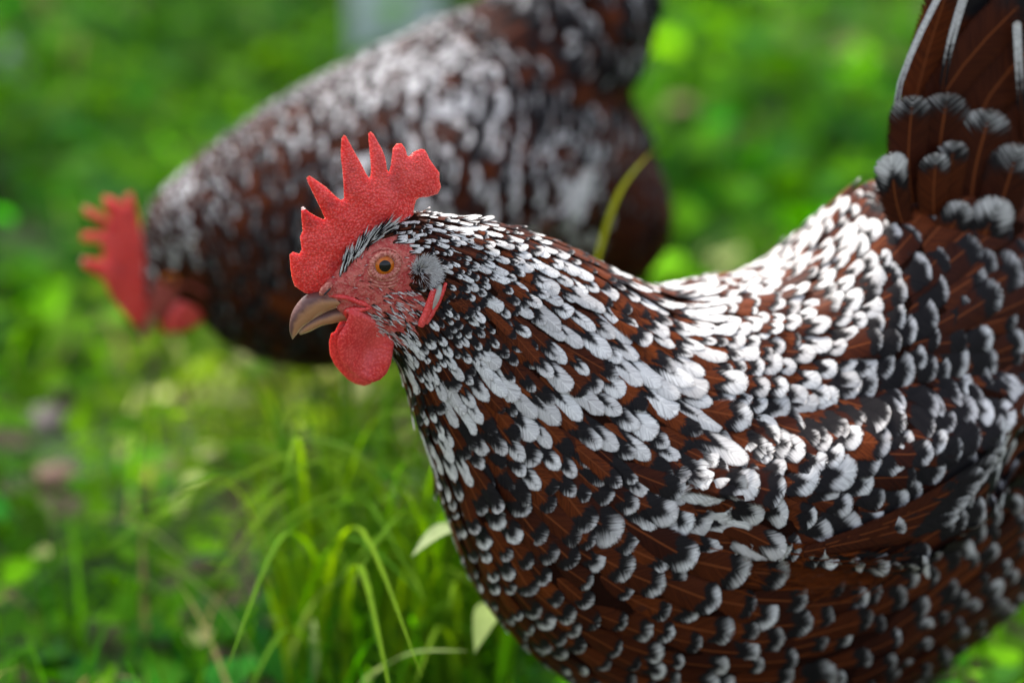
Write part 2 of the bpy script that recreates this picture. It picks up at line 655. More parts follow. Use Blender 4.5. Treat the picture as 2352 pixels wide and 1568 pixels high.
def make_feather(bvh, P, d, Lf, Wf, sp, kind, lift0, lift1, cup, low=False, out=None):
    v0 = .5
    if kind == 'spike':
        VR, UC = VLOW, ULOW
    else:
        v0 = 1 - (0.48 if kind == 'round' else 0.85) * Wf / Lf
        v0 = min(.9, max(.4, v0))
        if low: VR, UC = np.concatenate([[0, .5 * v0, v0], v0 + (1 - v0) * TIPL]), ULOW
        else: VR, UC = np.concatenate([[0, .35 * v0, .7 * v0, v0], v0 + (1 - v0) * TIPR]), UCOL
    nr, nc = len(VR), len(UC)
    spine = np.empty((nr, 3)); nor = np.empty((nr, 3)); drs = np.empty((nr, 3))
    p = Vector(P); dv = Vector(d)
    prev = 0.0
    for i, v in enumerate(VR):
        st = (v - prev) * Lf
        prev = v
        q = p + dv * st
        if out is not None:                    # look from outside, so a feather lies on the wing, not under it
            q = q + (out if i == 0 else Vector(nor[i - 1])) * .007
        loc, nn, idx, ds = bvh.find_nearest(q)
        if loc is None:
            loc, nn = q, Vector((0, 0, 1))
        if i: nn = (Vector(nor[i - 1]) * 0.55 + nn * 0.45).normalized()
        p = loc
        dv = (dv - nn * dv.dot(nn)).normalized()
        spine[i] = loc; nor[i] = nn; drs[i] = dv
    lat = np.cross(nor, drs)
    hw = half_width(VR, kind, v0) * Wf / 2
    jit = np.ones((nr, nc))
    if not low:
        k = VR > .35
        jit[k, 0] += rng.uniform(-.09, .04, k.sum())
        jit[k, -1] += rng.uniform(-.09, .04, k.sum())
    U = UC[None, :] * hw[:, None] * jit
    lift = lift0 + (lift1 - lift0) * VR ** 1.3
    fwd = np.zeros((nr, nc))
    if not low:
        fwd[4:, :] = rng.uniform(-.035, .02, (nr - 4, nc)) * Wf
        fwd[:, nc // 2] = 0
        if rng.random() < .35:
            fwd[-3:, nc // 2] -= .10 * Wf
    V = spine[:, None, :] + lat[:, None, :] * U[..., None] + nor[:, None, :] * (lift[:, None] - cup * (U / (Wf / 2)) ** 2 * Wf)[..., None] + drs[:, None, :] * fwd[..., None]
    un = U / (Wf / 2)
    vv = VR[:, None] + fwd / Lf
    dn = (1 - vv) * Lf / sp
    bc = (vv * Lf - 1.25 * np.abs(U)) * 1000.0
    q = np.clip((VR - v0) / (1 - v0), 0, 1)[:, None]
    ed = np.where(q > 0, np.sqrt(q ** 2.2 + un ** 2), np.abs(UC)[None, :])
    fuv = np.stack([un, np.broadcast_to(dn, un.shape), bc, np.minimum(ed, 1.0)], -1)
    return V.reshape(-1, 3), fuv.reshape(-1, 4)


class FeatherBag:
    """collects feathers; writes one joined mesh or one mesh per feather"""
    def __init__(self):
        self.items = []

    def add(self, V, fuv, colr, faces):
        self.items.append((V, fuv, colr, faces))

    def mesh(self, name, items=None):
        items = self.items if items is None else items
        V = np.concatenate([i[0] for i in items])
        fuv = np.concatenate([i[1] for i in items])
        fc = np.concatenate([np.tile(i[2], (len(i[0]), 1)) for i in items])
        off = 0
        L = []
        for i in items:
            L.append(i[3] + off)
            off += len(i[0])
        L = np.concatenate(L)
        me = fast_mesh(name, V, L.ravel(), np.full(len(L), 4, np.int32))
        set_attr(me, 'fuv', fuv[:, :3], 'FLOAT_VECTOR')
        set_attr(me, 'fedge', fuv[:, 3] if fuv.shape[1] > 3 else np.zeros(len(V)), 'FLOAT')
        set_attr(me, 'fcol', fc, 'FLOAT_COLOR')
        return me


def idw(table, pts, power=3.0):
    T = np.asarray(table, float)
    out = np.zeros((len(pts), T.shape[1] - 2 + 1))
    ang = np.radians(T[:, 2])
    vals = np.column_stack([np.cos(ang), np.sin(ang), T[:, 3:]])
    for s in range(0, len(pts), 4000):
        p = pts[s:s + 4000]
        d2 = ((p[:, None, :] - T[None, :, :2]) ** 2).sum(-1) + 60.0
        wgt = d2 ** (-power / 2)
        wgt /= wgt.sum(1, keepdims=True)
        out[s:s + 4000] = wgt @ vals
    return out


def surface_samples(V, T, n):
    a, b, c = V[T[:, 0]], V[T[:, 1]], V[T[:, 2]]
    cr = np.cross(b - a, c - a)
    ar = np.linalg.norm(cr, axis=1) / 2
    pick = rng.choice(len(T), n, p=ar / ar.sum())
    r1, r2 = np.sqrt(rng.random(n)), rng.random(n)
    P = (1 - r1)[:, None] * a[pick] + (r1 * (1 - r2))[:, None] * b[pick] + (r1 * r2)[:, None] * c[pick]
    N = cr[pick] / (np.linalg.norm(cr[pick], axis=1, keepdims=True) + 1e-12)
    return P, N


def dart(P, R):
    """variable radius dart throwing with a hash grid"""
    cell = 0.012
    grid = {}
    keep = []
    order = rng.permutation(len(P))
    for i in order:
        p, r = P[i], R[i]
        k = tuple((p // cell).astype(int))
        m = int(math.ceil(r / cell))
        ok = True
        for dx in range(-m, m + 1):
            for dy in range(-m, m + 1):
                for dz in range(-m, m + 1):
                    for j in grid.get((k[0] + dx, k[1] + dy, k[2] + dz), ()):
                        q = P[j]
                        rr = min(r, R[j])
                        if (p[0] - q[0]) ** 2 + (p[1] - q[1]) ** 2 + (p[2] - q[2]) ** 2 < rr * rr:
                            ok = False
                            break
                    if not ok: break
                if not ok: break
            if not ok: break
        if ok:
            grid.setdefault(k, []).append(i)
            keep.append(i)
    return np.array(keep)


def plume(hen, V, T, bvh, table, n_cand, skip=None, low=False, kindfun=None, hackle=None):
    """feathers over a surface; returns a list of records"""
    P, N = surface_samples(V, T, n_cand)
    near = hen.side(P) >= 0
    Q = np.where(near[:, None], P, hen.mirror(P))
    pix = proj(Q)
    val = idw(table, pix)
    if skip is not None:
        ok = ~skip(pix, Q)
        P, N, near, Q, pix, val = P[ok], N[ok], near[ok], Q[ok], pix[ok], val[ok]
    wpx, spx, wt, bt, hue = val[:, 2], val[:, 3], val[:, 4], val[:, 5], val[:, 6]
    Rr = np.sqrt(wpx * spx) * hen.px * (0.885 if not low else .84)
    keep = dart(P, Rr)
    recs = []
    for i in keep:
        ang = math.atan2(val[i, 1], val[i, 0]) + rng.normal(0, 0.10)
        # a direction in the plane facing the viewer's side, carried to the far side by mirroring
        d = CR * math.cos(ang) - CU * math.sin(ang)
        n = N[i]
        if not near[i]:
            d = d - 2 * (d @ hen.L) * hen.L
        d = d - n * (d @ n)
        ln = np.linalg.norm(d)
        if ln < 0.05: continue
        d /= ln
        cl = noise.noise(Vector(Q[i]) * 38.0) * 0.9 + noise.noise(Vector(Q[i]) * 85.0 + Vector((3, 1, 7))) * 0.7
        big = math.exp(rng.normal(0, .13))
        sp = spx[i] * hen.px * rng.uniform(.9, 1.12) * big
        wd = wpx[i] * hen.px * 1.56 * rng.uniform(.88, 1.12) * big
        Lf = sp * 3.2
        kind = kindfun(pix[i]) if kindfun else 'round'
        if kind == 'lance': wd *= .80; sp *= 1.15; Lf *= 1.15
        start = P[i] - d * (Lf - .9 * sp)
        Vv, fuv = make_feather(bvh, start, d, Lf, wd, sp, kind, -0.0004, 0.0010 + 0.0005 * rng.random() + 0.010 * wd + (rng.uniform(.001, .0035) if rng.random() < .07 else 0), 0.07, low, Vector(n))
        hk = hackle(pix[i]) if hackle else 0.0
        w_t = max(0.02, wt[i] * (.60 + .20 * hk) * (1 + (0.28 + .2 * hk) * rng.normal() + (.55 + .6 * hk) * cl))
        if hk and rng.random() < .14: w_t *= .25
        b_t = max(0.08, bt[i] * .85 * (1 + 0.25 * rng.normal()))
        h_ = min(1, max(0, hue[i] * .62 + 0.18 * rng.normal()))
        recs.append(dict(V=Vv, fuv=fuv, col=np.array([w_t, b_t, rng.random(), h_]), pix=pix[i], near=near[i],
                         size=wd * sp, faces=FFL if low else FF, n=n, P=P[i]))
    return recs


def cr1(x, y): return (574.2 + .4395 * x, 258.4 + .4395 * y)       # photo crops used for measuring
def cr2(x, y): return (631.6 + .2197 * x, 574.2 + .2197 * y)
def cr3(x, y): return (746.5 + .14648 * x, 516.8 + .14648 * y)


# =============================================================== front hen
D0 = 1.166
fh = Hen(rad(20), (890, 640), D0)
root = empty('hen', tuple((fh.A * [1, 1, 0] + np.array([0.17, 0.06, 0]))))
tag(root, 'sharp speckled hen in front with tall red comb and orange eye, facing left', 'hen', 'speckled hens on the grass')

ST = [(735, 655, 795, 742, .0065), (775, 602, 838, 772, .0100), (820, 550, 885, 800, .0135), (880, 512, 905, 818, .0160),
      (945, 488, 920, 850, .0180), (1010, 494, 936, 900, .0205), (1100, 508, 954, 960, .0250), (1200, 532, 976, 1022, .0310),
      (1300, 566, 1003, 1092, .0385), (1400, 616, 1024, 1172, .0480), (1480, 656, 1056, 1262, .0580), (1540, 676, 1096, 1362, .0670),
      (1600, 672, 1175, 1468, .0750), (1680, 658, 1295, 1565, .0815), (1780, 640, 1445, 1640, .0855), (1870, 588, 1640, 1680, .0860),
      (1950, 505, 1850, 1665, .0820), (2020, 445, 2080, 1565, .0740), (2110, 430, 2325, 1385, .0610), (2250, 400, 2460, 1200, .0450),
      (2370, 430, 2520, 950, .0240)]
V, Fc, _ = fh.loft(ST)
pieces = [(V, Fc)]
pieces.append(fh.blob(1900, 1380, 0.040, .062, .060, .040))         # thighs
pieces.append(fh.blob(1900, 1380, -0.040, .062, .060, .040))
body_me = remeshed(pieces, 0.0025, 6)
BV, BT = mesh_arrays(body_me)

FACE = [(700, 700), (735, 640), (780, 585), (815, 560), (850, 548), (905, 545), (945, 566), (958, 600), (950, 660), (975, 690),
        (985, 740), (945, 775), (912, 800), (885, 800), (840, 765), (790, 760), (720, 720)]


def refl_pix(hen, P):
    Q = np.where((hen.side(P) >= 0)[:, None], P, hen.mirror(P))
    return proj(Q), Q


bp, _ = refl_pix(fh, BV)
set_attr(body_me, 'face', (in_poly(bp, FACE) | (poly_dist(bp, FACE) < 6)).astype(float), 'FLOAT')
body = link('body', body_me, M_SKIN, root)

# wing shells lie over the flank
WING = [(1500, 1090), (1600, 1000), (1760, 930), (1960, 880), (2200, 830), (2400, 800), (2460, 930), (2350, 1085), (2225, 1190),
        (2070, 1300), (1930, 1300), (1780, 1275), (1620, 1230)]


def line_dist(p, line):
    best = np.full(p.shape[:-1], 1e9)
    for a, b in zip(line[:-1], line[1:]):
        a, b = np.array(a, float), np.array(b, float)
        t = np.clip(((p - a) @ (b - a)) / ((b - a) @ (b - a)), 0, 1)
        best = np.minimum(best, np.linalg.norm(p - a - t[..., None] * (b - a), axis=-1))
    return best


def wing_shell(hen, V, T, poly, near, thick, ramp, cut):
    top_edge, low_edge = [poly[-1]] + poly[:cut + 1], poly[cut:]
    sd = hen.side(V)
    pix, _ = refl_pix(hen, V)
    ins = in_poly(pix, poly) & ((sd > 0.012) if near else (sd < -0.012))
    dist = poly_dist(pix, poly)
    keepT = T[ins[T].all(1)]
    idx = np.unique(keepT)
    remap = -np.ones(len(V), int); remap[idx] = np.arange(len(idx))
    nor = np.zeros_like(V)
    fn = np.cross(V[T[:, 1]] - V[T[:, 0]], V[T[:, 2]] - V[T[:, 0]])
    for k in range(3): np.add.at(nor, T[:, k], fn)
    nor /= np.linalg.norm(nor, axis=1, keepdims=True) + 1e-12
    sm = lambda q: q * q * (3 - 2 * q)
    dl = line_dist(pix, low_edge)
    x = np.minimum(sm(np.clip(dl / ramp, 0, 1)), sm(np.clip(line_dist(pix, top_edge) / (ramp * 5), 0, 1)))
    o = -0.002 + (thick + .002) * x
    W = V[idx] + nor[idx] * o[idx][:, None]
    return W, remap[keepT]


wings, wing_geo = [], []
for near in (True, False):
    WV, WT = wing_shell(fh, BV, BT, WING, near, .017, 36, 7)
    wme = fast_mesh('wing', WV, WT.ravel(), np.full(len(WT), 3, np.int32))
    wings.append(link('wing', wme, M_SKIN, root))
    wing_geo.append((WV, WT))
allV = np.vstack([BV, wing_geo[0][0], wing_geo[1][0]])
allT = np.vstack([BT, wing_geo[0][1] + len(BV), wing_geo[1][1] + len(BV) + len(wing_geo[0][0])])
bvh = BVHTree.FromPolygons([tuple(v) for v in allV], [tuple(t) for t in allT])

#        x     y    ang  wid  sp   white black hue
TAB = [(835, 540, -55, 6, 17, 1.188, 0.696, 0), (880, 515, -32, 6, 17, 1.425, 0.418, 0), (950, 502, -4, 7, 17, 1.425, 0.418, 0), (930, 540, 0, 6, 16, 1.2, 0.557, 0),  # crown and upper neck whites raised to paint in their sunlit brightness
       (1000, 560, 8, 7, 17, 1.125, 0.487, 0), (985, 585, 8, 6, 16, 0.9, 0.557, 0), (1050, 525, 12, 9, 21, 1.425, 0.348, 0.1), (1040, 600, 22, 8, 20, 0.975, 0.487, 0.1),
       (1100, 600, 25, 11, 24, 1.2, 0.418, 0.2), (1150, 540, 17, 13, 28, 1.2, 0.348, 0.2), (1250, 580, 24, 22, 34, 0.96, 0.261, 0.6), (1350, 630, 30, 26, 40, 0.9, 0.261, 0.8),
       (1450, 680, 27, 25.8, 38.72, 0.765, 0.435, 0.8), (1530, 700, 20, 25.8, 38.72, 0.765, 0.435, 0.7),
       (1050, 690, 42, 11.18, 19.36, 0.306, 0.725, 0.3), (1040, 750, 55, 13, 22, 0.28, 0.725, 0.3), (1090, 720, 42, 13.76, 24.64, 0.408, 0.725, 0.4), (1080, 800, 52, 17.2, 28.16, 0.714, 0.58, 0.3),
       (1150, 700, 36, 20.64, 31.68, 0.918, 0.507, 0.4), (1200, 760, 40, 27.52, 44, 1.02, 0.435, 0.5), (1150, 830, 50, 25.8, 40.48, 0.918, 0.507, 0.4), (1300, 760, 37, 30.96, 49.28, 0.969, 0.435, 0.6),
       (1400, 760, 34, 34.4, 52.8, 0.969, 0.435, 0.8), (1500, 800, 33, 37.84, 58.08, 0.918, 0.507, 0.9), (1620, 840, 30, 37.646, 53.434, 1.244, 0.35, 0.44),
       (980, 780, 66, 13, 24, 0.6, 0.652, 0.3), (950, 850, 78, 14, 28, 0.75, 0.58, 0.2), (1000, 900, 73, 22, 40, 0.9, 0.507, 0.2), (1060, 900, 64, 24.08, 40.48, 0.867, 0.58, 0.3),
       (1130, 950, 58, 32.68, 52.8, 0.714, 0.652, 0.5), (1250, 880, 46, 39.56, 61.6, 1.02, 0.507, 0.7), (1300, 960, 42, 39.56, 61.6, 0.816, 0.58, 0.8), (1450, 900, 38, 41.28, 63.36, 0.969, 0.507, 0.9),
       (1450, 1000, 36, 37.84, 58.08, 0.918, 0.652, 0.7), (1580, 980, 32, 37.84, 58.08, 0.969, 0.58, 0.7),
       (980, 1000, 76, 22, 42, 0.7, 0.58, 0.2), (1040, 1060, 70, 34, 58, 0.8, 0.58, 0.3), (1030, 1150, 74, 30, 50, 0.45, 0.4, 0.2), (1120, 1080, 62, 32.68, 52.8, 0.51, 0.725, 0.4),
       (1220, 1050, 50, 34.4, 52.8, 0.51, 0.725, 0.6), (1350, 1080, 42, 34.4, 51.04, 0.561, 0.797, 0.5), (1450, 1090, 38, 32.68, 49.28, 0.714, 0.725, 0.4), (1300, 1140, 42, 42, 60, 0.45, 0.45, 0.4),
       (1060, 1260, 72, 36, 56, 0.483, 0.35, 0.15), (1160, 1200, 58, 44, 64, 0.48, 0.4, 0.2), (1250, 1250, 44, 54, 72, 0.483, 0.35, 0.2), (1400, 1190, 34, 54, 72, 0.46, 0.4, 0.2),
       (1120, 1370, 66, 44, 62, 0.414, 0.35, 0.15), (1200, 1450, 54, 48, 66, 0.437, 0.35, 0.15), (1350, 1350, 36, 56, 74, 0.483, 0.35, 0.2), (1500, 1250, 26, 58, 74, 0.5, 0.38, 0.2),
       (1500, 1420, 28, 58, 76, 0.506, 0.35, 0.2), (1350, 1520, 38, 54, 72, 0.46, 0.35, 0.15), (1600, 1560, 18, 58, 78, 0.517, 0.35, 0.15),
       (1640, 1060, 20, 50.4, 59.4, 1.062, 0.58, 0.4), (1700, 1180, 14, 52.2, 59.4, 1.142, 0.6, 0.3), (1620, 1200, 18, 48.6, 55.8, 1.11, 0.63, 0.3), (1680, 1340, 14, 58, 68, 0.826, 0.35, 0.3),
       (1620, 740, 18, 27.379, 34.003, 1.468, 0.25, 0.44), (1750, 760, 8, 32.513, 35.622, 1.387, 0.28, 0.495), (1700, 690, 4, 29.09, 34.003, 1.55, 0.2, 0.385), (1720, 880, 16, 39.358, 45.338, 1.142, 0.35, 0.495),
       (1830, 830, 6, 37.646, 42.099, 1.224, 0.3, 0.495), (1780, 960, 12, 48.6, 57.6, 1.189, 0.57, 0.6), (1850, 1080, 12, 52.2, 61.2, 1.189, 0.6, 0.4), (1850, 1200, 14, 50.4, 61.2, 1.031, 0.63, 0.3),
       (1850, 1310, 5, 52, 99, 0.166, 0.3, 0.5), (1850, 1400, 4, 56, 92.4, 0.298, 0.35, 0.3), (1800, 1500, 2, 58, 92.4, 0.331, 0.35, 0.2), (1980, 1500, -8, 56, 92.4, 0.298, 0.35, 0.15),
       (1800, 660, -8, 30.802, 34.003, 1.382, 0.2, 0.275), (1880, 590, -35, 32.513, 37.242, 1.382, 0.25, 0.22), (1950, 490, -52, 34.224, 40.48, 1.313, 0.3, 0.165), (2010, 420, -58, 42.78, 52.8, 0.756, 0.35, 0.11),
       (1920, 700, -12, 34.224, 37.242, 1.037, 0.35, 0.275), (1960, 800, 0, 40.92, 45.76, 0.702, 0.88, 0.066), (2000, 640, -32, 37.646, 43.718, 0.899, 0.4, 0.11), (2080, 550, -45, 56, 90, 0.32, 0.4, 0.15),
       (2150, 480, -52, 66, 115, 0.16, 0.3, 0.2), (2250, 520, -40, 70, 115, 0.2, 0.3, 0.25), (2120, 680, -22, 54, 78, 0.42, 0.99, 0.03), (2240, 680, -22, 60, 96, 0.28, 0.4, 0.15),
       (2320, 600, -30, 66, 110, 0.2, 0.35, 0.2), (2080, 820, 0, 48, 56, 0.62, 1.1, 0.03), (2200, 800, -4, 54, 74, 0.46, 1.1, 0.03), (2320, 780, -8, 58, 84, 0.36, 0.5, 0.1),
       (1980, 920, 10, 50.22, 54.56, 0.702, 0.99, 0.05), (2050, 1030, 18, 48.6, 55.8, 0.72, 1.1, 0.03), (2150, 930, 10, 54, 62, 0.6, 1.1, 0.03), (2250, 920, 6, 58, 70, 0.75, 1.1, 0.03),
       (2150, 1080, 14, 54, 64, 0.6, 1.1, 0.015), (2250, 1050, -6, 58, 76, 0.7, 1.1, 0.015), (2000, 1180, 14, 46.8, 55.8, 0.744, 1.1, 0.03), (2100, 1200, -14, 48, 66, 0.6, 1.1, 0.015),
       (2330, 1000, -20, 58, 90, 0.6, 0.88, 0.015), (2050, 1270, -22, 44, 66, 0.5, 1.1, 0.015),
       (2050, 1380, -16, 54, 92.4, 0.29, 0.35, 0.15), (2200, 1300, -22, 54, 96.8, 0.248, 0.3, 0.15), (2300, 1250, -26, 54, 99, 0.232, 0.3, 0.15), (2150, 1480, -20, 54, 92.4, 0.265, 0.3, 0.15)]

EARPX = (981, 627)


def skip_front(pix, Q):
    f = in_poly(pix, FACE)
    ear = ((pix[:, 0] - EARPX[0]) / 34) ** 2 + ((pix[:, 1] - EARPX[1]) / 34) ** 2 < 1
    lobe = in_poly(pix, [(985, 655), (1018, 650), (1012, 690), (985, 735), (960, 755), (968, 700)])
    fr = (pix[:, 0] < 745) & (pix[:, 1] < 800)
    return f | ear | lobe | fr


def kind_front(p):
    if p[0] < 1650 and p[1] < 1130 - (p[0] - 1000) * 0.1: return 'lance' if rng.random() < .8 else 'round'
    return 'round'


recs = plume(fh, BV, BT, bvh, TAB, 90000, skip=lambda p, q: skip_front(p, q) | in_poly(p, WING) & (poly_dist(p, WING) > 55), kindfun=kind_front, hackle=lambda p: 1.0 if (p[0] < 1660 and p[1] < 1100 - (p[0] - 1000) * 0.05) else 0.0)
wrecs = [plume(fh, g[0], g[1], bvh, TAB, 12000) for g in wing_geo]


def region(p):
    x, y = p
    if x < 1480 + (y - 650) * 0.55 and y < 1120 + (1000 - x) * -0.05 and x < 1700: return 'hackle_feather'
    if y < 900 + max(0, (x - 2000)) * 0.0 and x > 1500: return 'saddle_feather'
    if y > 1250 and x > 1750: return 'flank_feather'
    return 'breast_feather'


def deliver(recs, parent, namer, bag, limit=300, frame=(-20, 2372, -20, 1588)):
    groups = {}
    for r in recs:
        p = r['pix']
        vis = r['near'] and frame[0] < p[0] < frame[1] and frame[2] < p[1] < frame[3] and (CAM - r['P']) @ r['n'] > 0.0
        if vis:
            groups.setdefault(namer(p), []).append(r)
        else:
            bag.add(r['V'], r['fuv'], r['col'], r['faces'])
    for nm, lst in groups.items():
        lst.sort(key=lambda r: -r['size'])
        for k, r in enumerate(lst):
            if k < limit:
                b = FeatherBag(); b.add(r['V'], r['fuv'], r['col'], r['faces'])
                link(nm, b.mesh(nm), M_FEATHER, parent)
            else:
                bag.add(r['V'], r['fuv'], r['col'], r['faces'])


bag = FeatherBag()
deliver(recs, root, region, bag)
deliver(wrecs[0], wings[0], lambda p: 'wing_feather', bag)
for k in range(6):                                                # flight feathers along the folded wing's lower edge
    x0, y0 = 1840 + 50 * k, 1262 - 17 * k
    l_, n_, _, _ = bvh.ray_cast(Vector(CAM), Vector(ray(x0, y0)).normalized())
    n_ = np.array(n_)
    a = rad(-4 - 3.5 * k)
    d = CR * math.cos(a) - CU * math.sin(a)
    d = d - n_ * (d @ n_); d /= np.linalg.norm(d)
    Vv, fuv = make_feather(bvh, np.array(l_), d, (430 - 25 * k) * fh.px, 62 * fh.px, 120 * fh.px, 'lance', .0030, .0045 + .0004 * k, .05)
    b = FeatherBag(); b.add(Vv, fuv, np.array([.30, .8, rng.random(), .1]), FF)
    link('flight_feather', b.mesh('flight_feather'), M_FEATHER, wings[0])
fb = FeatherBag()
for r in wrecs[1]: fb.add(r['V'], r['fuv'], r['col'], r['faces'])
tag(link('wing_feathers', fb.mesh('wing_feathers'), M_FEATHER, wings[1]), kind='stuff')

# bristles of the face and the ear tuft
CHEEK = [(800, 745), (850, 700), (900, 665), (955, 668), (975, 700), (950, 770), (915, 805), (885, 800), (850, 765)]
P, N = surface_samples(BV, BT, 200000)
pix, Q = refl_pix(fh, P)
bristle = FeatherBag()
eye_px = np.array([883.5, 609])
sel = in_poly(pix, FACE)
P, N, pix = P[sel], N[sel], pix[sel]
near = fh.side(P) >= 0
edist = np.hypot((pix[:, 0] - eye_px[0]) / 46, (pix[:, 1] - eye_px[1]) / 40)
ch = in_poly(pix, CHEEK)
prob = np.where(ch, .95, .20)
prob = np.where((pix[:, 0] < 800) & (pix[:, 1] > 640), .05, prob)
prob = np.where(edist < 1.0, 0, prob)
FT = [(800, 600, -60, 1, 1, 1, 1, 1), (850, 555, -45, 1, 1, 1, 1, 1), (900, 545, -20, 1, 1, 1, 1, 1), (950, 600, 10, 1, 1, 1, 1, 1), (940, 650, 25, 1, 1, 1, 1, 1),
      (880, 660, 20, 1, 1, 1, 1, 1), (830, 690, 25, 1, 1, 1, 1, 1), (900, 720, 32, 1, 1, 1, 1, 1), (930, 770, 50, 1, 1, 1, 1, 1), (850, 740, 20, 1, 1, 1, 1, 1), (770, 660, 10, 1, 1, 1, 1, 1)]
fv = idw(FT, pix)
cand = np.nonzero(rng.random(len(P)) < prob * 0.32)[0][:4200]
for i in cand:
    a = math.atan2(fv[i, 1], fv[i, 0]) + rng.normal(0, .22)
    d = CR * math.cos(a) - CU * math.sin(a)
    if not near[i]: d = d - 2 * (d @ fh.L) * fh.L
    d = d - N[i] * (d @ N[i]); d /= np.linalg.norm(d) + 1e-9
    big = ch[i]
    Lf = (rng.uniform(15, 30) if big else rng.uniform(8, 16)) * fh.px
    Wf = (rng.uniform(2.6, 4.2) if big else rng.uniform(1.8, 3.0)) * fh.px
    Vv, fuv = make_feather(bvh, P[i], d, Lf, Wf, Lf, 'spike', 0.0000, rng.uniform(.0008, .0022), 0.0, True)
    dark = rng.random() < (.22 if big else .45)
    bristle.add(Vv, fuv, np.array([0.05 if dark else rng.uniform(.5, .95), .6, rng.random(), .4]), FFL)
# bristles standing along the comb's foot
for k in range(260):
    t = rng.random()
    bx, by = 778 + 100 * t, 622 - 105 * t ** .8
    sgn = 1 if k % 3 else -1
    base = fh.plane(bx + rng.normal(0, 7), by + rng.normal(0, 7), sgn * 0.0085)
    loc, nn, _, _ = bvh.find_nearest(Vector(base))
    a = rad(-78 + 40 * t + rng.normal(0, 9))
    d = CR * math.cos(a) - CU * math.sin(a) + fh.L * sgn * .25
    d /= np.linalg.norm(d)
    Lf, Wf = rng.uniform(28, 66) * fh.px, rng.uniform(3.5, 6) * fh.px
    pts = [np.array(loc) + np.array(nn) * 0.0004 + d * Lf * v + np.array(nn) * 0.001 * v for v in VLOW]
    lat = np.cross(d, fh.L); lat /= np.linalg.norm(lat)
    hw = half_width(VLOW, 'spike') * Wf / 2
    Vv = np.array([p + lat * u * h - fh.L * sgn * abs(u) * h * .5 for p, h in zip(pts, hw) for u in ULOW])
    fuv = np.array([(u, (1 - v), v * Lf * 1000, 0.0) for v in VLOW for u in ULOW])
    bristle.add(Vv, fuv, np.array([rng.choice([.05, .5, .9]), .6, rng.random(), .3]), FFL)
tag(link('face_bristles', bristle.mesh('face_bristles'), M_FEATHER, root), kind='stuff')

for sgn in (1, -1):
    tuft = FeatherBag()
    c0 = fh.plane(*EARPX, 0.012)
    if sgn < 0: c0 = fh.mirror(c0)
    for k in range(1100):
        rr, th = math.sqrt(rng.random()), rng.random() * 2 * math.pi
        ox, oy = rr * math.cos(th), rr * math.sin(th)
        base = fh.plane(EARPX[0] + ox * 22, EARPX[1] + oy * 24, 0.022)
        loc, nn, _, _ = bvh.find_nearest(Vector(base))
        p0 = np.array(loc)
        n = np.array(nn)
        a = math.atan2(oy, ox) + rng.normal(0, .25)
        d = CR * math.cos(a) - CU * math.sin(a)
        d = d * rr * .8 + n * (.60 - .38 * rr) + CR * .40 - CU * .10
        d /= np.linalg.norm(d)
        Lf, Wf = rng.uniform(16, 27) * fh.px, rng.uniform(1.4, 2.6) * fh.px
        lat = np.cross(d, n); lat /= np.linalg.norm(lat) + 1e-9
        hw = half_width(VLOW, 'spike') * Wf / 2
        Vv = np.array([p0 + d * Lf * v + CR * .15 * Lf * v * v + lat * u * h for v, h in zip(VLOW, hw) for u in ULOW])
        if sgn < 0: Vv = fh.mirror(Vv)
        fuv = np.array([(u, (1 - v), v * Lf * 1000, 0.0) for v in VLOW for u in ULOW])
        dark = (ox < -.05 and oy > .0 and rng.random() < .75)
        tuft.add(Vv, fuv, np.array([.02, .02, rng.random(), .12]) if dark else np.array([rng.uniform(.55, 1.2), 1.2, rng.random(), .3]), FFL)
    tag(link('ear_tuft', tuft.mesh('ear_tuft'), M_FEATHER, root), kind='stuff')
for k in range(420):
    px_, py_ = rng.normal(1865, 75), rng.normal(1305, 20)
    l_, n_, _, _ = bvh.ray_cast(Vector(CAM), Vector(ray(px_, py_)).normalized())
    if l_ is None: continue
    a = rad(rng.normal(-6 - (px_ - 1865) * .12, 16))
    d = CR * math.cos(a) - CU * math.sin(a)
    n_ = np.array(n_)
    d = d - n_ * (d @ n_); d /= np.linalg.norm(d)
    Lf = rng.uniform(45, 110) * fh.px
    Vv, fuv = make_feather(bvh, np.array(l_) - d * Lf * .4, d, Lf, rng.uniform(2.0, 5.0) * fh.px, Lf, 'spike', .0012, rng.uniform(.002, .0055), 0.0, True)
    bag.add(Vv, fuv, np.array([.02, .03, rng.random(), rng.uniform(.3, 1.0)]), FFL)
tag(link('plumage', bag.mesh('plumage'), M_FEATHER, root), kind='stuff')

# comb
COMB = [cr1(*p) for p in [(345, 962), (290, 950), (240, 915), (225, 870), (215, 820), (208, 745), (225, 728), (258, 740), (270, 715), (260, 650), (275, 618), (266, 550), (262, 492), (272, 484),
        (300, 512), (340, 537), (375, 552), (386, 548), (365, 500), (330, 430), (300, 365), (291, 338), (305, 324), (330, 340), (390, 382), (440, 430), (470, 452), (486, 444), (480, 350),
        (472, 230), (476, 135), (488, 116), (500, 122), (515, 150), (550, 215), (580, 270), (605, 320), (618, 338), (626, 325), (628, 290), (622, 180), (619, 112), (632, 101), (648, 115), (655, 130), (685, 185),
        (700, 230), (708, 290), (717, 304), (724, 285), (732, 240), (742, 185), (765, 160), (790, 160), (808, 185), (818, 222), (828, 226), (850, 205), (890, 190), (912, 193), (925, 215), (935, 240),
        (955, 270), (985, 310), (985, 350), (993, 385), (975, 420), (930, 435), (880, 440), (862, 455), (850, 510), (860, 600), (800, 680), (700, 760), (600, 800), (520, 860), (450, 900), (400, 930)]]
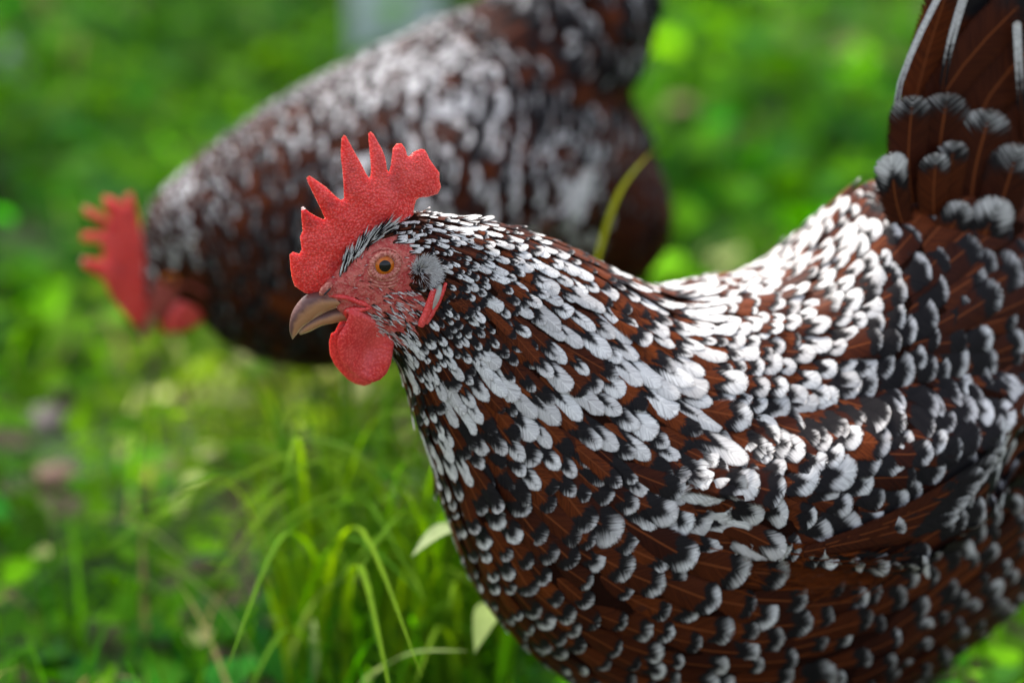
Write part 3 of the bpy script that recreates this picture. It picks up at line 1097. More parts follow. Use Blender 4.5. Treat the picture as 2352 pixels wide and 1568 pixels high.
comb = link('comb', flap(fh, COMB, 0.0, .0034, .0011, 'comb', 6.0, bend=lambda P: 0.002 * np.sin((P[:, 1] - 300) / 90.0) + 0.0006 * np.sin(P[:, 0] / 23.0)), M_COMB, root)
# wattles
WN = [cr2(*p) for p in [(735, 770), (700, 830), (662, 890), (650, 980), (665, 1080), (700, 1180), (770, 1270), (870, 1338), (960, 1378), (1030, 1387), (1100, 1360), (1170, 1290), (1210, 1200),
      (1232, 1080), (1250, 980), (1235, 900), (1190, 830), (1100, 760), (1000, 700), (900, 640), (800, 620), (745, 620), (770, 680)]]


def wdent(P):
    cx, cy = cr2(1000, 1060)
    r = np.hypot((P[:, 0] - cx + (P[:, 1] - cy) * .25) / 30, (P[:, 1] - cy) / 50)
    return 0.0065 * np.exp(-r * r)


link('wattle', flap(fh, WN, .0115, .0026, .0014, 'wattle', 5.0, dent=wdent), M_WATTLE, root)
WF = [cr2(p[0] - 18, p[1] + 6) for p in [(640, 840), (600, 860), (580, 950), (590, 1080), (640, 1190), (700, 1265), (780, 1345), (860, 1392), (950, 1412), (1020, 1388), (1080, 1250), (1060, 1050), (1000, 850), (900, 700), (780, 640), (720, 700)]]
link('wattle', flap(fh, WF, -.004, .0022, .0012, 'wattle', 6.0), M_WATTLE, root)


# beak
def beak(st, name):
    V, Fc, info = fh.loft([(*cr2(a, b), *cr2(c, d), w_) for a, b, c, d, w_ in st], 4, 20, 2.0)
    me = mesh_from(V, Fc)
    set_attr(me, 'bk', info, 'FLOAT_VECTOR')
    return link(name, me, M_BEAK, root)


beak([(178, 930, 186, 936, .0004), (150, 850, 238, 868, .0016), (152, 740, 300, 800, .0028), (180, 640, 390, 735, .0038), (240, 545, 490, 672, .0048), (320, 472, 600, 622, .0057),
      (450, 430, 720, 590, .0067), (600, 430, 860, 580, .0077), (780, 500, 1000, 610, .0080)], 'upper_beak')
beak([(232, 845, 266, 890, .0012), (312, 740, 372, 852, .0029), (415, 658, 485, 798, .0040), (552, 598, 617, 768, .0049), (680, 556, 752, 738, .0057), (820, 545, 892, 722, .0062)], 'lower_beak')
# nostril flap
v, f = fh.blob(*cr2(530, 405), .0062, .0042, .0022, .0016, -.75)
link('nostril_flap', mesh_from(v, f), M_LID, root)
v, f = fh.blob(*cr2(545, 430), .0072, .0026, .0006, .0012, -.75)
link('nostril', mesh_from(v, f), M_PUPIL, root)


# eyes
def cap(center, axis, a, b, R, ang0, ang1, rings=8, seg=36):
    V, Fc = [], []
    for i in range(rings + 1):
        th = ang0 + (ang1 - ang0) * i / rings
        for j in range(seg):
            ph = 2 * math.pi * j / seg
            V.append(center + R * (axis * math.cos(th) + math.sin(th) * (a * math.cos(ph) + b * math.sin(ph))))
    for i in range(rings):
        for j in range(seg):
            k = (j + 1) % seg
            Fc.append((i * seg + j, i * seg + k, (i + 1) * seg + k, (i + 1) * seg + j))
    return V, Fc


eye_hit = None
rr_ = ray(*eye_px)
loc, nn, _, _ = bvh.ray_cast(Vector(CAM), Vector(rr_).normalized())
eh = np.array(loc)
ax = fh.L * .86 - CF * .30 + fh.H * .12 + np.array([0, 0, .05]); ax /= np.linalg.norm(ax)
ea = np.cross(ax, np.array([0, 0, 1.0])); ea /= np.linalg.norm(ea)
eb = np.cross(ea, ax)
RE = 0.0069
for sgn in (1, -1):
    c = eh - ax * (RE - .0024)
    mir = (lambda V: fh.mirror(np.array(V))) if sgn < 0 else (lambda V: np.array(V))
    v, f = cap(c, ax, ea, eb, RE * .985, 0.0, 1.35)
    ball = link('eyeball', mesh_from(mir(v), f), M_SCLERA, root)
    v, f = cap(c, ax, ea, eb, RE * 1.0, 0.34, 0.72, 6)
    link('iris', mesh_from(mir(v), f), M_IRIS, ball)
    v, f = cap(c, ax, ea, eb, RE * 1.004, 0.0, 0.42, 6)
    link('pupil', mesh_from(mir(v), f), M_PUPIL, ball)
    # beaded lids: a flattened ring
    V, Fc = [], []
    S, T_ = 96, 10
    for i in range(S):
        ph = 2 * math.pi * i / S
        tilt = rad(-22)
        ex, ey = 0.0064 * math.cos(ph), 0.0055 * math.sin(ph)
        x, y = ex * math.cos(tilt) - ey * math.sin(tilt), ex * math.sin(tilt) + ey * math.cos(tilt)
        pc = eh + ea * x + eb * y + ax * .0002
        out = (ea * x + eb * y); out /= np.linalg.norm(out)
        rl = 0.0015 * (1 + .14 * math.sin(ph * 26)) * (1.0 if math.sin(ph) < 0 else .9)
        for j in range(T_):
            th = 2 * math.pi * j / T_
            V.append(pc + out * math.cos(th) * rl * 1.15 + ax * math.sin(th) * rl * .95)
    for i in range(S):
        for j in range(T_):
            Fc.append((i * T_ + j, ((i + 1) % S) * T_ + j, ((i + 1) % S) * T_ + (j + 1) % T_, i * T_ + (j + 1) % T_))
    link('eyelid', mesh_from(mir(V), Fc), M_LID, root)

# wrinkles round the eye and the red skin at the corner of the mouth
def skin_tube(pts, rads, name, mat, mirrored, up=.0003):
    Q = []
    for x, y in pts:
        l_, n_, _, _ = bvh.ray_cast(Vector(CAM), Vector(ray(x, y)).normalized())
        if l_ is not None: Q.append(np.array(l_) + np.array(n_) * up)
    Q = catmull(Q, 3)
    v, f = tube_mesh(Q, np.interp(np.linspace(0, 1, len(Q)), np.linspace(0, 1, len(rads)), rads), 8)
    if mirrored: v = fh.mirror(np.array(v))
    return link(name, mesh_from(v, f), mat, root)


for mirr in (False, True):
    for a_, b_, t0, t1, r_ in ((41, 35, .2, 2.7, .0008), (49, 43, .4, 2.3, .0007), (42, 38, 3.5, 5.9, .0007), (57, 50, .7, 1.9, .0006)):
        skin_tube([(eye_px[0] + a_ * math.cos(t + .35), eye_px[1] + b_ * math.sin(t + .35)) for t in np.linspace(t0, t1, 14)], [.0001, r_, r_ * .8, r_, .0001], 'eye_wrinkle', M_LID, mirr, 0.0)
    skin_tube([cr2(*p) for p in [(560, 480), (650, 482), (760, 500), (860, 535), (950, 570), (1010, 610)]], [.0004, .0011, .0013, .0012, .0005], 'mouth_fold', M_WATTLE, mirr)
    skin_tube([cr2(*p) for p in [(1000, 600), (900, 615), (800, 615), (745, 640), (775, 700), (765, 770), (715, 850)]], [.0005, .0010, .0013, .0014, .0014, .0012, .0008], 'mouth_fold', M_WATTLE, mirr, .001)

# earlobe folds
for sgn in (1, -1):
    def onskin(px, py, up=.001):
        l, n_, _, _ = bvh.ray_cast(Vector(CAM), Vector(ray(px, py)).normalized())
        p = np.array(l) + np.array(n_) * up
        return p if sgn > 0 else fh.mirror(p)
    a = catmull([onskin(*cr3(*p)) for p in [(1700, 990), (1660, 1150), (1600, 1350), (1540, 1480), (1500, 1570)]], 4)
    v, f = tube_mesh(a, np.linspace(.0012, .0019, len(a)) * np.sin(np.linspace(.7, 2.6, len(a))) + .0006)
    lobe = link('earlobe', mesh_from(v, f), M_WATTLE, root)
    a = catmull([onskin(*cr3(*p)) for p in [(1890, 900), (1840, 1050), (1760, 1230), (1660, 1400), (1570, 1520)]], 4)
    v, f = tube_mesh(a, np.linspace(.0008, .0016, len(a)))
    link('fold', mesh_from(v, f), M_WATTLE, lobe)
    a = catmull([onskin(*cr3(*p), .0003) for p in [(1800, 930), (1760, 1080), (1690, 1240), (1640, 1330)]], 4)
    v, f = tube_mesh(a, np.array([.0012, .0020, .0022, .0014] + [.0012] * 20)[:len(a)] if False else .0020 * np.sin(np.linspace(.4, 2.8, len(a))) + .0004)
    link('pale_lobe', mesh_from(v, f), M_LOBE, lobe)


# tail feathers: long curved vanes on their own shafts
def vane(hen, pts_px, wpx, off, colr, sp=None, bow=.003, twist=.12, name='tail_feather', parent=None, tipk=.5):
    P = catmull([hen.plane(x, y, off) for x, y in pts_px], 12)
    seg = np.concatenate([[0], np.cumsum(np.linalg.norm(np.diff(P, axis=0), axis=1))])
    Lf = seg[-1]
    Wf = wpx * hen.px * 1.07
    v0 = max(.4, 1 - tipk * Wf / Lf)
    vr = np.concatenate([np.linspace(0, v0, 9), v0 + (1 - v0) * np.array([.15, .3, .45, .6, .72, .83, .92, .97, 1.0])])
    uc = np.array([-1, -.7, -.35, -.06, .06, .35, .7, 1.0])
    S = np.stack([np.interp(vr * Lf, seg, P[:, k]) for k in range(3)], -1)
    T = np.gradient(S, axis=0)
    T /= np.linalg.norm(T, axis=1, keepdims=True) + 1e-12
    hw = half_width(vr, 'round', v0) * Wf / 2
    V, fuv = [], []
    sp = sp or Lf * .5
    for i, v in enumerate(vr):
        n_ = hen.L - T[i] * (hen.L @ T[i]); n_ /= np.linalg.norm(n_)
        lat = np.cross(n_, T[i])
        n2 = n_ * math.cos(twist) + lat * math.sin(twist)
        l2 = np.cross(n2, T[i])
        q = max(0, (v - v0) / (1 - v0))
        for u in uc:
            x = u * hw[i]
            V.append(S[i] + l2 * x + n2 * (bow * math.sin(v * math.pi * .5) - .10 * abs(x) * abs(u)))
            un = x / (Wf / 2)
            fuv.append((un, (1 - v) * Lf / sp, (v * Lf - .9 * abs(x)) * 1000 * .8, min(1, math.sqrt(q ** 2.2 + un * un)) if q > 0 else abs(u)))
    b_ = FeatherBag(); b_.add(np.array(V), np.array(fuv), np.array(colr), feather_faces(len(vr), len(uc)))
    return link(name, b_.mesh(name), M_FEATHER, parent)


DK = lambda r, h=.0, b=.5: (.03, b, r, h)
for pts, w_, off, c_ in [([(2200, 620), (2140, 240), (2290, -190)], 150, -.016, DK(.2, .05, .7)), ([(2230, 620), (2210, 240), (2380, -160)], 170, -.012, DK(.9, .0, .8)),
                         ([(2280, 640), (2300, 280), (2500, -60)], 180, -.008, DK(.5, .0, .6)), ([(2300, 660), (2380, 360), (2560, 120)], 180, -.004, DK(.4, .1, .5)),
                         ([(2150, 600), (2092, 280), (2200, -110)], 96, .004, DK(.3, .35, .25)), ([(2170, 560), (2128, 260), (2255, -90)], 110, .001, DK(.7, .25, .35)),
                         ([(2110, 520), (2140, 270), (2240, 110), (2420, -70)], 120, .008, DK(.1, .12, .35)), ([(2200, 560), (2230, 300), (2330, 140), (2480, 10)], 140, .006, DK(.6, .15, .45)),
                         ([(2260, 600), (2310, 380), (2420, 220)], 150, .010, DK(.8, .2, .3)),
                         ([(2062, 420), (2056, 230), (2102, 90), (2172, -50)], 17, .0075, (1.15, .3, .37, .0)), ([(2150, 330), (2172, 130), (2215, -30)], 23, .0125, (.78, .3, .87, .0)),
                         ([(2352, 330), (2338, 180), (2330, 45)], 22, .0135, (.9, .3, .57, .0))]:
    vane(fh, pts, w_, off, c_, parent=root)
for pts, w_, off, c_, sp_ in [([(2120, 580), (2083, 390), (2092, 214)], 104, .020, (.10, .08, .33, .08), 260), ([(2170, 580), (2150, 390), (2172, 208)], 140, .017, (.10, .08, .63, .08), 260),
                              ([(2230, 620), (2230, 420), (2272, 246)], 150, .020, (.11, .08, .13, .08), 260), ([(2270, 660), (2290, 490), (2338, 325)], 130, .024, (.15, .10, .43, .06), 260),
                              ([(2090, 560), (2055, 460), (2040, 345)], 84, .027, (.55, .25, .53, .1), 110), ([(2150, 560), (2140, 450), (2146, 346)], 84, .026, (.17, .12, .23, .25), 150),
                              ([(2180, 560), (2172, 440), (2188, 318)], 90, .023, (.15, .12, .73, .25), 170), ([(2210, 680), (2240, 570), (2300, 450)], 120, .032, (.42, .25, .83, .3), 140),
                              ([(2130, 640), (2165, 550), (2215, 460)], 90, .031, (.25, .2, .93, .3), 140), ([(2240, 760), (2290, 680), (2350, 590)], 110, .036, (.3, .25, .03, .3), 140),
                              ([(2120, 580), (2083, 390), (2092, 214)], 110, -.022, (.13, .08, .36, .08), 260), ([(2200, 600), (2190, 390), (2222, 216)], 160, -.024, (.13, .08, .66, .08), 260)]:
    vane(fh, pts, w_, off, c_, sp=sp_ * fh.px, name='tail_covert', parent=root)


# legs
def legs(hen, hip_px, zc, root, spread):
    for sgn in (1, -1):
        hip = hen.plane(*hip_px, 0) + hen.L * sgn * spread
        hock = hip * [1, 1, 0] + np.array([0, 0, .085]) - hen.H * .018
        ankle = hock * [1, 1, 0] + np.array([0, 0, .012]) + hen.H * .012
        pts = catmull([hip, (hip + hock) / 2 - hen.H * .006, hock, (hock + ankle) / 2, ankle], 4)
        v, f = tube_mesh(pts, np.concatenate([np.linspace(.016, .0075, 8), np.linspace(.0075, .006, len(pts) - 8)]), 10)
        lg = link('leg', mesh_from(v, f), M_LEG, root)
        for ang, ln in ((0, .055), (.65, .045), (-.65, .045), (math.pi, .022)):
            d = hen.H * math.cos(ang) + hen.L * math.sin(ang)
            tp = [ankle, ankle + d * ln * .45 + np.array([0, 0, -.002]), ankle + d * ln * .85 + np.array([0, 0, -.007]), ankle + d * ln + np.array([0, 0, -.010])]
            v, f = tube_mesh(catmull(tp, 3), np.linspace(.0055, .002, 10), 8)
            link('toe', mesh_from(v, f), M_LEG, lg)


legs(fh, (1850, 1480), 0, root, .042)

# =============================================================== back hen
D1 = 1.50
bh = Hen(rad(24), (400, 640), D1)
root2 = empty('hen', tuple(bh.plane(900, 500) * [1, 1, 0]))
tag(root2, 'blurred speckled hen behind the sharp one, pecking with its head down', 'hen', 'speckled hens on the grass')
ST2 = [(322, 728, 372, 738, .007), (314, 680, 405, 728, .012), (316, 610, 445, 716, .016), (322, 548, 468, 700, .019), (334, 498, 482, 720, .024), (362, 452, 490, 762, .030),
       (416, 404, 512, 792, .040), (478, 356, 548, 812, .050), (550, 304, 596, 834, .061), (628, 253, 656, 848, .071), (714, 203, 735, 850, .079), (812, 153, 832, 838, .085),
       (912, 106, 940, 808, .087), (992, 64, 1060, 760, .085), (1056, 28, 1200, 712, .081), (1125, 16, 1330, 688, .074), (1205, 40, 1430, 648, .063), (1300, 105, 1500, 560, .048), (1380, 180, 1520, 440, .03)]
v, f, _ = bh.loft(ST2)
pieces = [(v, f)]
pieces.append(bh.blob(1300, 70, 0.0, .058, .056, .052, -.4))
pieces.append(bh.blob(1420, 500, 0.030, .036, .046, .034))
pieces.append(bh.blob(1420, 500, -0.030, .036, .046, .034))
b2_me = remeshed(pieces, 0.0035, 6)
B2V, B2T = mesh_arrays(b2_me)
FACE2 = [(330, 745), (322, 690), (345, 640), (395, 600), (470, 600), (480, 640), (470, 690), (420, 735)]
bp2, _ = refl_pix(bh, B2V)
set_attr(b2_me, 'face', in_poly(bp2, FACE2).astype(float) * .75, 'FLOAT')
link('body', b2_me, M_SKIN, root2)
WING2 = [(860, 300), (960, 240), (1100, 230), (1250, 260), (1350, 330), (1375, 400), (1350, 480), (1290, 535), (1180, 560), (1050, 545), (950, 500), (880, 420)]
wings2, wg2 = [], []
for near in (True, False):
    WV, WT = wing_shell(bh, B2V, B2T, WING2, near, .013, 35, 5)
    wme = fast_mesh('wing', WV, WT.ravel(), np.full(len(WT), 3, np.int32))
    wings2.append(link('wing', wme, M_SKIN, root2))
    wg2.append((WV, WT))
av = np.vstack([B2V, wg2[0][0], wg2[1][0]])
atr = np.vstack([B2T, wg2[0][1] + len(B2V), wg2[1][1] + len(B2V) + len(wg2[0][0])])
bvh2 = BVHTree.FromPolygons([tuple(x) for x in av], [tuple(t) for t in atr])
TAB2 = [(350, 480, -45, 16, 24, 1.2, .25, .1), (340, 560, -60, 13, 20, .9, .4, .1), (400, 440, -38, 20, 30, 1.2, .2, .1), (420, 540, -40, 18, 28, 1.2, .3, .1), (480, 400, -30, 24, 36, .6, .5, .4),
        (480, 560, -20, 24, 36, .25, .6, .5), (520, 660, 10, 28, 42, .12, .6, .15), (480, 480, -30, 24, 36, .6, .5, .4), (560, 320, -28, 28, 40, .6, .6, .6), (600, 420, -15, 32, 46, .25, .6, .7),
        (560, 540, 5, 34, 48, .2, .6, .5), (600, 720, 30, 38, 54, .10, .6, .0), (700, 820, 20, 40, 56, .10, .6, .0), (660, 260, -25, 32, 42, .6, .6, .5), (700, 360, -15, 36, 48, .75, .5, .5),
        (700, 520, 15, 40, 54, .25, .6, .4), (760, 640, 20, 42, 56, .18, .6, .1), (800, 220, -22, 36, 44, .9, .5, .1), (800, 400, 0, 42, 50, .95, .3, .5), (900, 160, -24, 36, 44, .95, .5, .0),
        (900, 300, -5, 44, 52, .7, .45, .5), (950, 450, 10, 46, 56, .7, .6, .2), (1000, 120, -28, 38, 46, 1.0, .5, .0), (1000, 250, -10, 46, 54, 1.1, .3, .2), (1100, 60, -32, 42, 52, .7, .7, .0),
        (1100, 300, 10, 48, 56, .5, .8, .0), (1100, 480, 10, 48, 58, .75, .5, .0), (1250, 330, 25, 48, 60, .8, .6, .0), (1300, 460, 10, 50, 64, 1.0, .4, .0), (1200, 80, -38, 48, 60, .4, .9, .0),
        (1320, 60, -35, 48, 60, .45, .9, .1), (1400, 160, -10, 48, 60, .35, .9, .15), (1300, 200, -10, 48, 60, .4, .9, .05), (1450, 420, 20, 40, 60, .04, .2, .12), (1450, 560, 30, 40, 60, .03, .2, .1), (1000, 700, 10, 44, 60, .15, .6, .0)]
sc2 = D0 / D1 * 1.12
TAB2 = [(x, y, a_, w_ * sc2, s_ * sc2, wt_ * .98, bt_ * 1.0, h_ * .6) for x, y, a_, w_, s_, wt_, bt_, h_ in TAB2]
r2 = plume(bh, B2V, B2T, bvh2, TAB2, 30000, low=True, skip=lambda p, q: in_poly(p, FACE2) & (poly_dist(p, FACE2) > 8) | in_poly(p, WING2) & (poly_dist(p, WING2) > 50))
bag2 = FeatherBag()


def region2(p):
    if p[0] < 700: return 'hackle_feather'
    if p[0] > 1060 and p[1] < 280: return 'tail_covert'
    if p[1] < 330: return 'saddle_feather'
    return 'breast_feather'


deliver(r2, root2, region2, bag2, limit=120)
deliver(plume(bh, wg2[0][0], wg2[0][1], bvh2, TAB2, 3500, low=True), wings2[0], lambda p: 'wing_feather', bag2, limit=150)
for r in plume(bh, wg2[1][0], wg2[1][1], bvh2, TAB2, 3500, low=True):
    bag2.add(r['V'], r['fuv'], r['col'], r['faces'])
tag(link('plumage', bag2.mesh('plumage'), M_FEATHER, root2), kind='stuff')
l_, n_, _, _ = bvh2.ray_cast(Vector(CAM), Vector(ray(1290, 490)).normalized())
eo = bh.side(np.array(l_)) + .006
vane(bh, [(1130, 560), (1230, 545), (1310, 490), (1362, 390)], 34, eo, (.9, .3, .2, .0), bow=-.004, name='wing_feather', parent=wings2[0])
C2 = [(335, 745), (310, 750), (280, 715), (255, 680), (235, 640), (190, 612), (186, 592), (240, 596), (232, 560), (186, 552), (186, 532), (238, 535), (244, 520), (190, 490), (192, 470), (215, 480), (255, 505),
      (238, 470), (236, 450), (256, 452), (285, 470), (286, 446), (304, 444), (318, 500), (330, 560), (345, 640), (350, 700)]
link('comb', flap(bh, C2, .006, .0035, .0012, 'comb', 8.0), M_COMB, root2)
WA2 = [(400, 700), (378, 735), (388, 765), (430, 762), (462, 740), (476, 705), (468, 672), (430, 668)]
link('wattle', flap(bh, WA2, .016, .003, .0015, 'wattle', 7.0), M_WATTLE, root2)
link('wattle', flap(bh, [(x - 14, y) for x, y in WA2], -.012, .003, .0015, 'wattle', 7.0), M_WATTLE, root2)
V, Fc, info = bh.loft([(326, 786, 330, 788, .0008), (314, 762, 345, 768, .004), (312, 738, 362, 745, .006), (318, 710, 380, 725, .008)], 4, 16, 2.0)
me = mesh_from(V, Fc); set_attr(me, 'bk', info, 'FLOAT_VECTOR')
link('beak', me, M_BEAK, root2)
for sgn in (1, -1):
    l, n_, _, _ = bvh2.ray_cast(Vector(CAM), Vector(ray(392, 640)).normalized())
    c = np.array(l) - np.array(n_) * .003
    a_ = np.array(n_); e1 = np.cross(a_, [0, 0, 1.0]); e1 /= np.linalg.norm(e1); e2 = np.cross(e1, a_)
    mir = (lambda V: bh.mirror(np.array(V))) if sgn < 0 else (lambda V: np.array(V))
    v, f = cap(c, a_, e1, e2, .0058, 0, 1.5)
    ball = link('eyeball', mesh_from(mir(v), f), M_IRIS, root2)
    v, f = cap(c, a_, e1, e2, .0060, 0, .5)
    link('pupil', mesh_from(mir(v), f), M_PUPIL, ball)
for k, (pts, w_, off) in enumerate([([(1280, 170), (1290, 0), (1340, -220)], 120, .01), ([(1300, 170), (1340, 10), (1430, -220)], 120, .018), ([(1320, 170), (1390, 20), (1490, -150)], 120, .024), ([(1330, 180), (1420, 80), (1510, -30)], 110, .028)]):
    vane(bh, pts, w_, off, (.05, .6, .13 * k, .05), parent=root2)
legs(bh, (1000, 640), 0, root2, .042)

# =============================================================== ground and plants
def ground_material():
    N = NB('soil')
    p = N.pos()
    n1, n2 = N.noise(p, 9, 4), N.noise(p, 90, 4)
    c = N.mix(N.smooth(n2, .35, .65), (0.035, 0.024, 0.015), (0.12, 0.085, 0.06))
    far = N.smooth(N.math('ADD', N.n('ShaderNodeSeparateXYZ').outputs[1], 0), 0, 1)
    g = N.mix(N.smooth(n1, .3, .7), (0.02, 0.05, 0.010), (0.05, 0.11, 0.02))
    N.set(Base_Color=N.mix(N.smooth(n1, .55, .45), c, g), Roughness=.95)
    N.bump(n2, .6, .02)
    return N.m


gx = np.concatenate([[-150, -40, -12], np.linspace(-4, 4, 81), [12, 40, 150]])
gy = np.concatenate([[-60, -10], np.linspace(-1, 7, 81), [15, 50, 250]])


def gz(x, y):
    return 0.012 * noise.noise(Vector((x * 3.1, y * 3.1, 0))) + .006 * noise.noise(Vector((x * 11, y * 11, 2))) if abs(x) < 4.01 and -1.01 < y < 7.01 else -.02


GV = [(x, y, gz(x, y)) for y in gy for x in gx]
nx = len(gx)
GF = [(j * nx + i, j * nx + i + 1, (j + 1) * nx + i + 1, (j + 1) * nx + i) for j in range(len(gy) - 1) for i in range(nx - 1)]
tag(link('ground', mesh_from(GV, GF), ground_material()), kind='structure')


class Green:
    def __init__(self):
        self.V, self.F, self.C, self.n = [], [], [], 0

    def add(self, V, F_, c):
        self.V.append(np.asarray(V)); self.F.append(np.asarray(F_) + self.n)
        self.C.append(np.tile(np.array([*c, 1.0]), (len(V), 1)))
        self.n += len(V)

    def build(self, name, mat, parent=None):
        F_ = np.concatenate(self.F)
        me = fast_mesh(name, np.concatenate(self.V), F_.ravel(), np.full(len(F_), F_.shape[1], np.int32))
        set_attr(me, 'lcol', np.concatenate(self.C), 'FLOAT_COLOR')
        return link(name, me, mat, parent)


LEAFV = np.array([(0, 0, 0), (.30, .42, .10), (.62, .40, .09), (1, 0, -.10), (.62, -.40, .09), (.30, -.42, .10), (.5, 0, 0)], float)
LEAFF = np.array([(0, 6, 1, 1), (1, 6, 2, 2), (2, 6, 3, 3), (3, 6, 4, 4), (4, 6, 5, 5), (5, 6, 0, 0)])[:, :3]


def leaf_geo(pos, yaw, pitch, size, roll=0.0):
    c, s = math.cos(yaw), math.sin(yaw)
    cp, sp_ = math.cos(pitch), math.sin(pitch)
    X = np.array([c * cp, s * cp, sp_]); Y = np.array([-s, c, 0]); Z = np.cross(X, Y)
    Y2 = Y * math.cos(roll) + Z * math.sin(roll); Z2 = np.cross(X, Y2)
    return pos + size * (LEAFV[:, :1] * X + LEAFV[:, 1:2] * Y2 + LEAFV[:, 2:] * Z2)


def blade_geo(root_, yaw, L_, W_, lean, bend, segs=5):
    t = np.linspace(0, 1, segs + 1)
    ang = lean + bend * t ** 1.3
    ds = L_ / segs
    r = np.concatenate([[0], np.cumsum(np.sin(ang[:-1]) * ds)])
    z = np.concatenate([[0], np.cumsum(np.cos(ang[:-1]) * ds)])
    d = np.array([math.cos(yaw), math.sin(yaw), 0]); lt = np.array([-d[1], d[0], 0])
    hw = W_ / 2 * np.clip(1 - t ** 2.2, 0.03, 1)
    c = root_ + r[:, None] * d + z[:, None] * np.array([0, 0, 1.0])
    V = np.empty(((segs + 1) * 2, 3)); V[0::2] = c - lt * hw[:, None]; V[1::2] = c + lt * hw[:, None]
    return V


def blade_faces(segs):
    return np.array([(2 * i, 2 * i + 1, 2 * i + 3, 2 * i + 2) for i in range(segs)])


def green_colour(x, y, kind):
    """plant colours: yellower and bluer patches, plus a sunlit patch painted in"""
    a = noise.noise(Vector((x * 2.3, y * 2.3, 5))) + .5 * noise.noise(Vector((x * 7, y * 7, 9)))
    k = min(1, max(0, .5 + a * .8 + rng.normal(0, .22)))
    dk, lt_ = np.array([0.011, 0.094, 0.003]), np.array([0.108, 0.29, 0.002])
    bl = np.array([0.018, 0.15, 0.026])
    c = dk * (1 - k) + lt_ * k
    if rng.random() < .25: c = c * .4 + bl * .6
    sunlit = math.exp(-((x + .17) / .13) ** 2 - ((y - 1.66) / .16) ** 2)
    c = c * (1 - .75 * sunlit) + np.array([.24, .30, .006]) * .75 * sunlit  # sunlight painted into the leaves: bright yellow around this patch
    if rng.random() < .012 + .10 * sunlit: c = np.array([.50, .52, .22])  # pale leaves painted as sunlit glints, densest in the same patch
    if kind == 1 and rng.random() < .07: c = np.array([.34, .27, .12])
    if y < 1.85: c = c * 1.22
    return c * math.exp(rng.normal(0, 0.45 if y < 1.8 else 0.48))


def bald(x, y):
    return math.hypot((x + .335) / .045, (y - 1.61) / .085) < 1 or math.hypot(x + .20, (y - 1.40) * .8) < .03


weeds, grass = Green(), Green()
BF = blade_faces(5)
n_leaf, n_blade = 21000, 12000
cnt = 0
while cnt < n_leaf:
    y = 1.0 + 3.35 * rng.random() ** 1.15
    x = rng.uniform(-1, 1) * (0.45 + 0.36 * y)
    bare = noise.noise(Vector((x * 4.2, y * 4.2, 1))) + .35 * noise.noise(Vector((x * 12, y * 12, 4)))
    if bare > .34 or (y < 1.21 and x > -.03): cnt += 1; continue
    h = max(.004, rng.gamma(2.2, .017)) * (1.0 + .5 * noise.noise(Vector((x * 3, y * 3, 8))))
    if y < 1.38: h = min(h, .022)
    s = rng.uniform(.013, .035) * (1.0 if y < 1.75 else 1.55)
    if bald(x, y): cnt += 1; continue
    V = leaf_geo(np.array([x, y, gz(x, y) + h]), rng.uniform(0, 6.28), rng.normal(.05, .4), s, rng.normal(0, .35))
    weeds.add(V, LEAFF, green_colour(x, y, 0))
    cnt += 1
for i in range(n_blade):
    y = 1.0 + 3.35 * rng.random() ** 1.15
    x = rng.uniform(-1, 1) * (0.45 + 0.36 * y)
    if noise.noise(Vector((x * 4.2, y * 4.2, 1))) > .42 or (y < 1.21 and x > -.03) or bald(x, y): continue
    V = blade_geo(np.array([x, y, gz(x, y) - .003]), rng.uniform(0, 6.28), rng.uniform(.04, .13), rng.uniform(.0025, .005), rng.uniform(.05, .5), rng.uniform(.2, 1.6))
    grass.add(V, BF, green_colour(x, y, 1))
tag(weeds.build('weeds', M_LEAF), 'low broad leaved weeds carpeting the ground', 'weeds', kind='stuff')
tag(grass.build('grass', M_GRASS), 'short green grass growing among the weeds', 'grass', kind='stuff')


# the taller grass beside the front hen's breast: single blades can be told apart
def ribbon(pts, W_, name, parent, c, mat=M_GRASS, fold=.25):
    P = catmull(pts, 5)
    n = len(P)
    t = np.linspace(0, 1, n)
    hw = W_ / 2 * np.clip(np.minimum(1, .55 + t * 2.2) * (1 - t ** 3.0), .04, 1)
    V = []
    for i in range(n):
        tg = P[min(i + 1, n - 1)] - P[max(i - 1, 0)]
        tg /= np.linalg.norm(tg) + 1e-9
        lt = np.cross(tg, [0, 0, 1.0])
        if np.linalg.norm(lt) < .2: lt = np.array([1.0, .3, 0])
        lt /= np.linalg.norm(lt)
        up = np.cross(lt, tg)
        V += [P[i] - lt * hw[i] + up * hw[i] * fold, P[i], P[i] + lt * hw[i] + up * hw[i] * fold]
    Fc = [(3 * i + k, 3 * i + k + 1, 3 * i + k + 4, 3 * i + k + 3) for i in range(n - 1) for k in range(2)]
    me = mesh_from(V, Fc)
    set_attr(me, 'lcol', np.tile([*c, 1.0], (len(V), 1)), 'FLOAT_COLOR')
    return link(name, me, mat, parent)


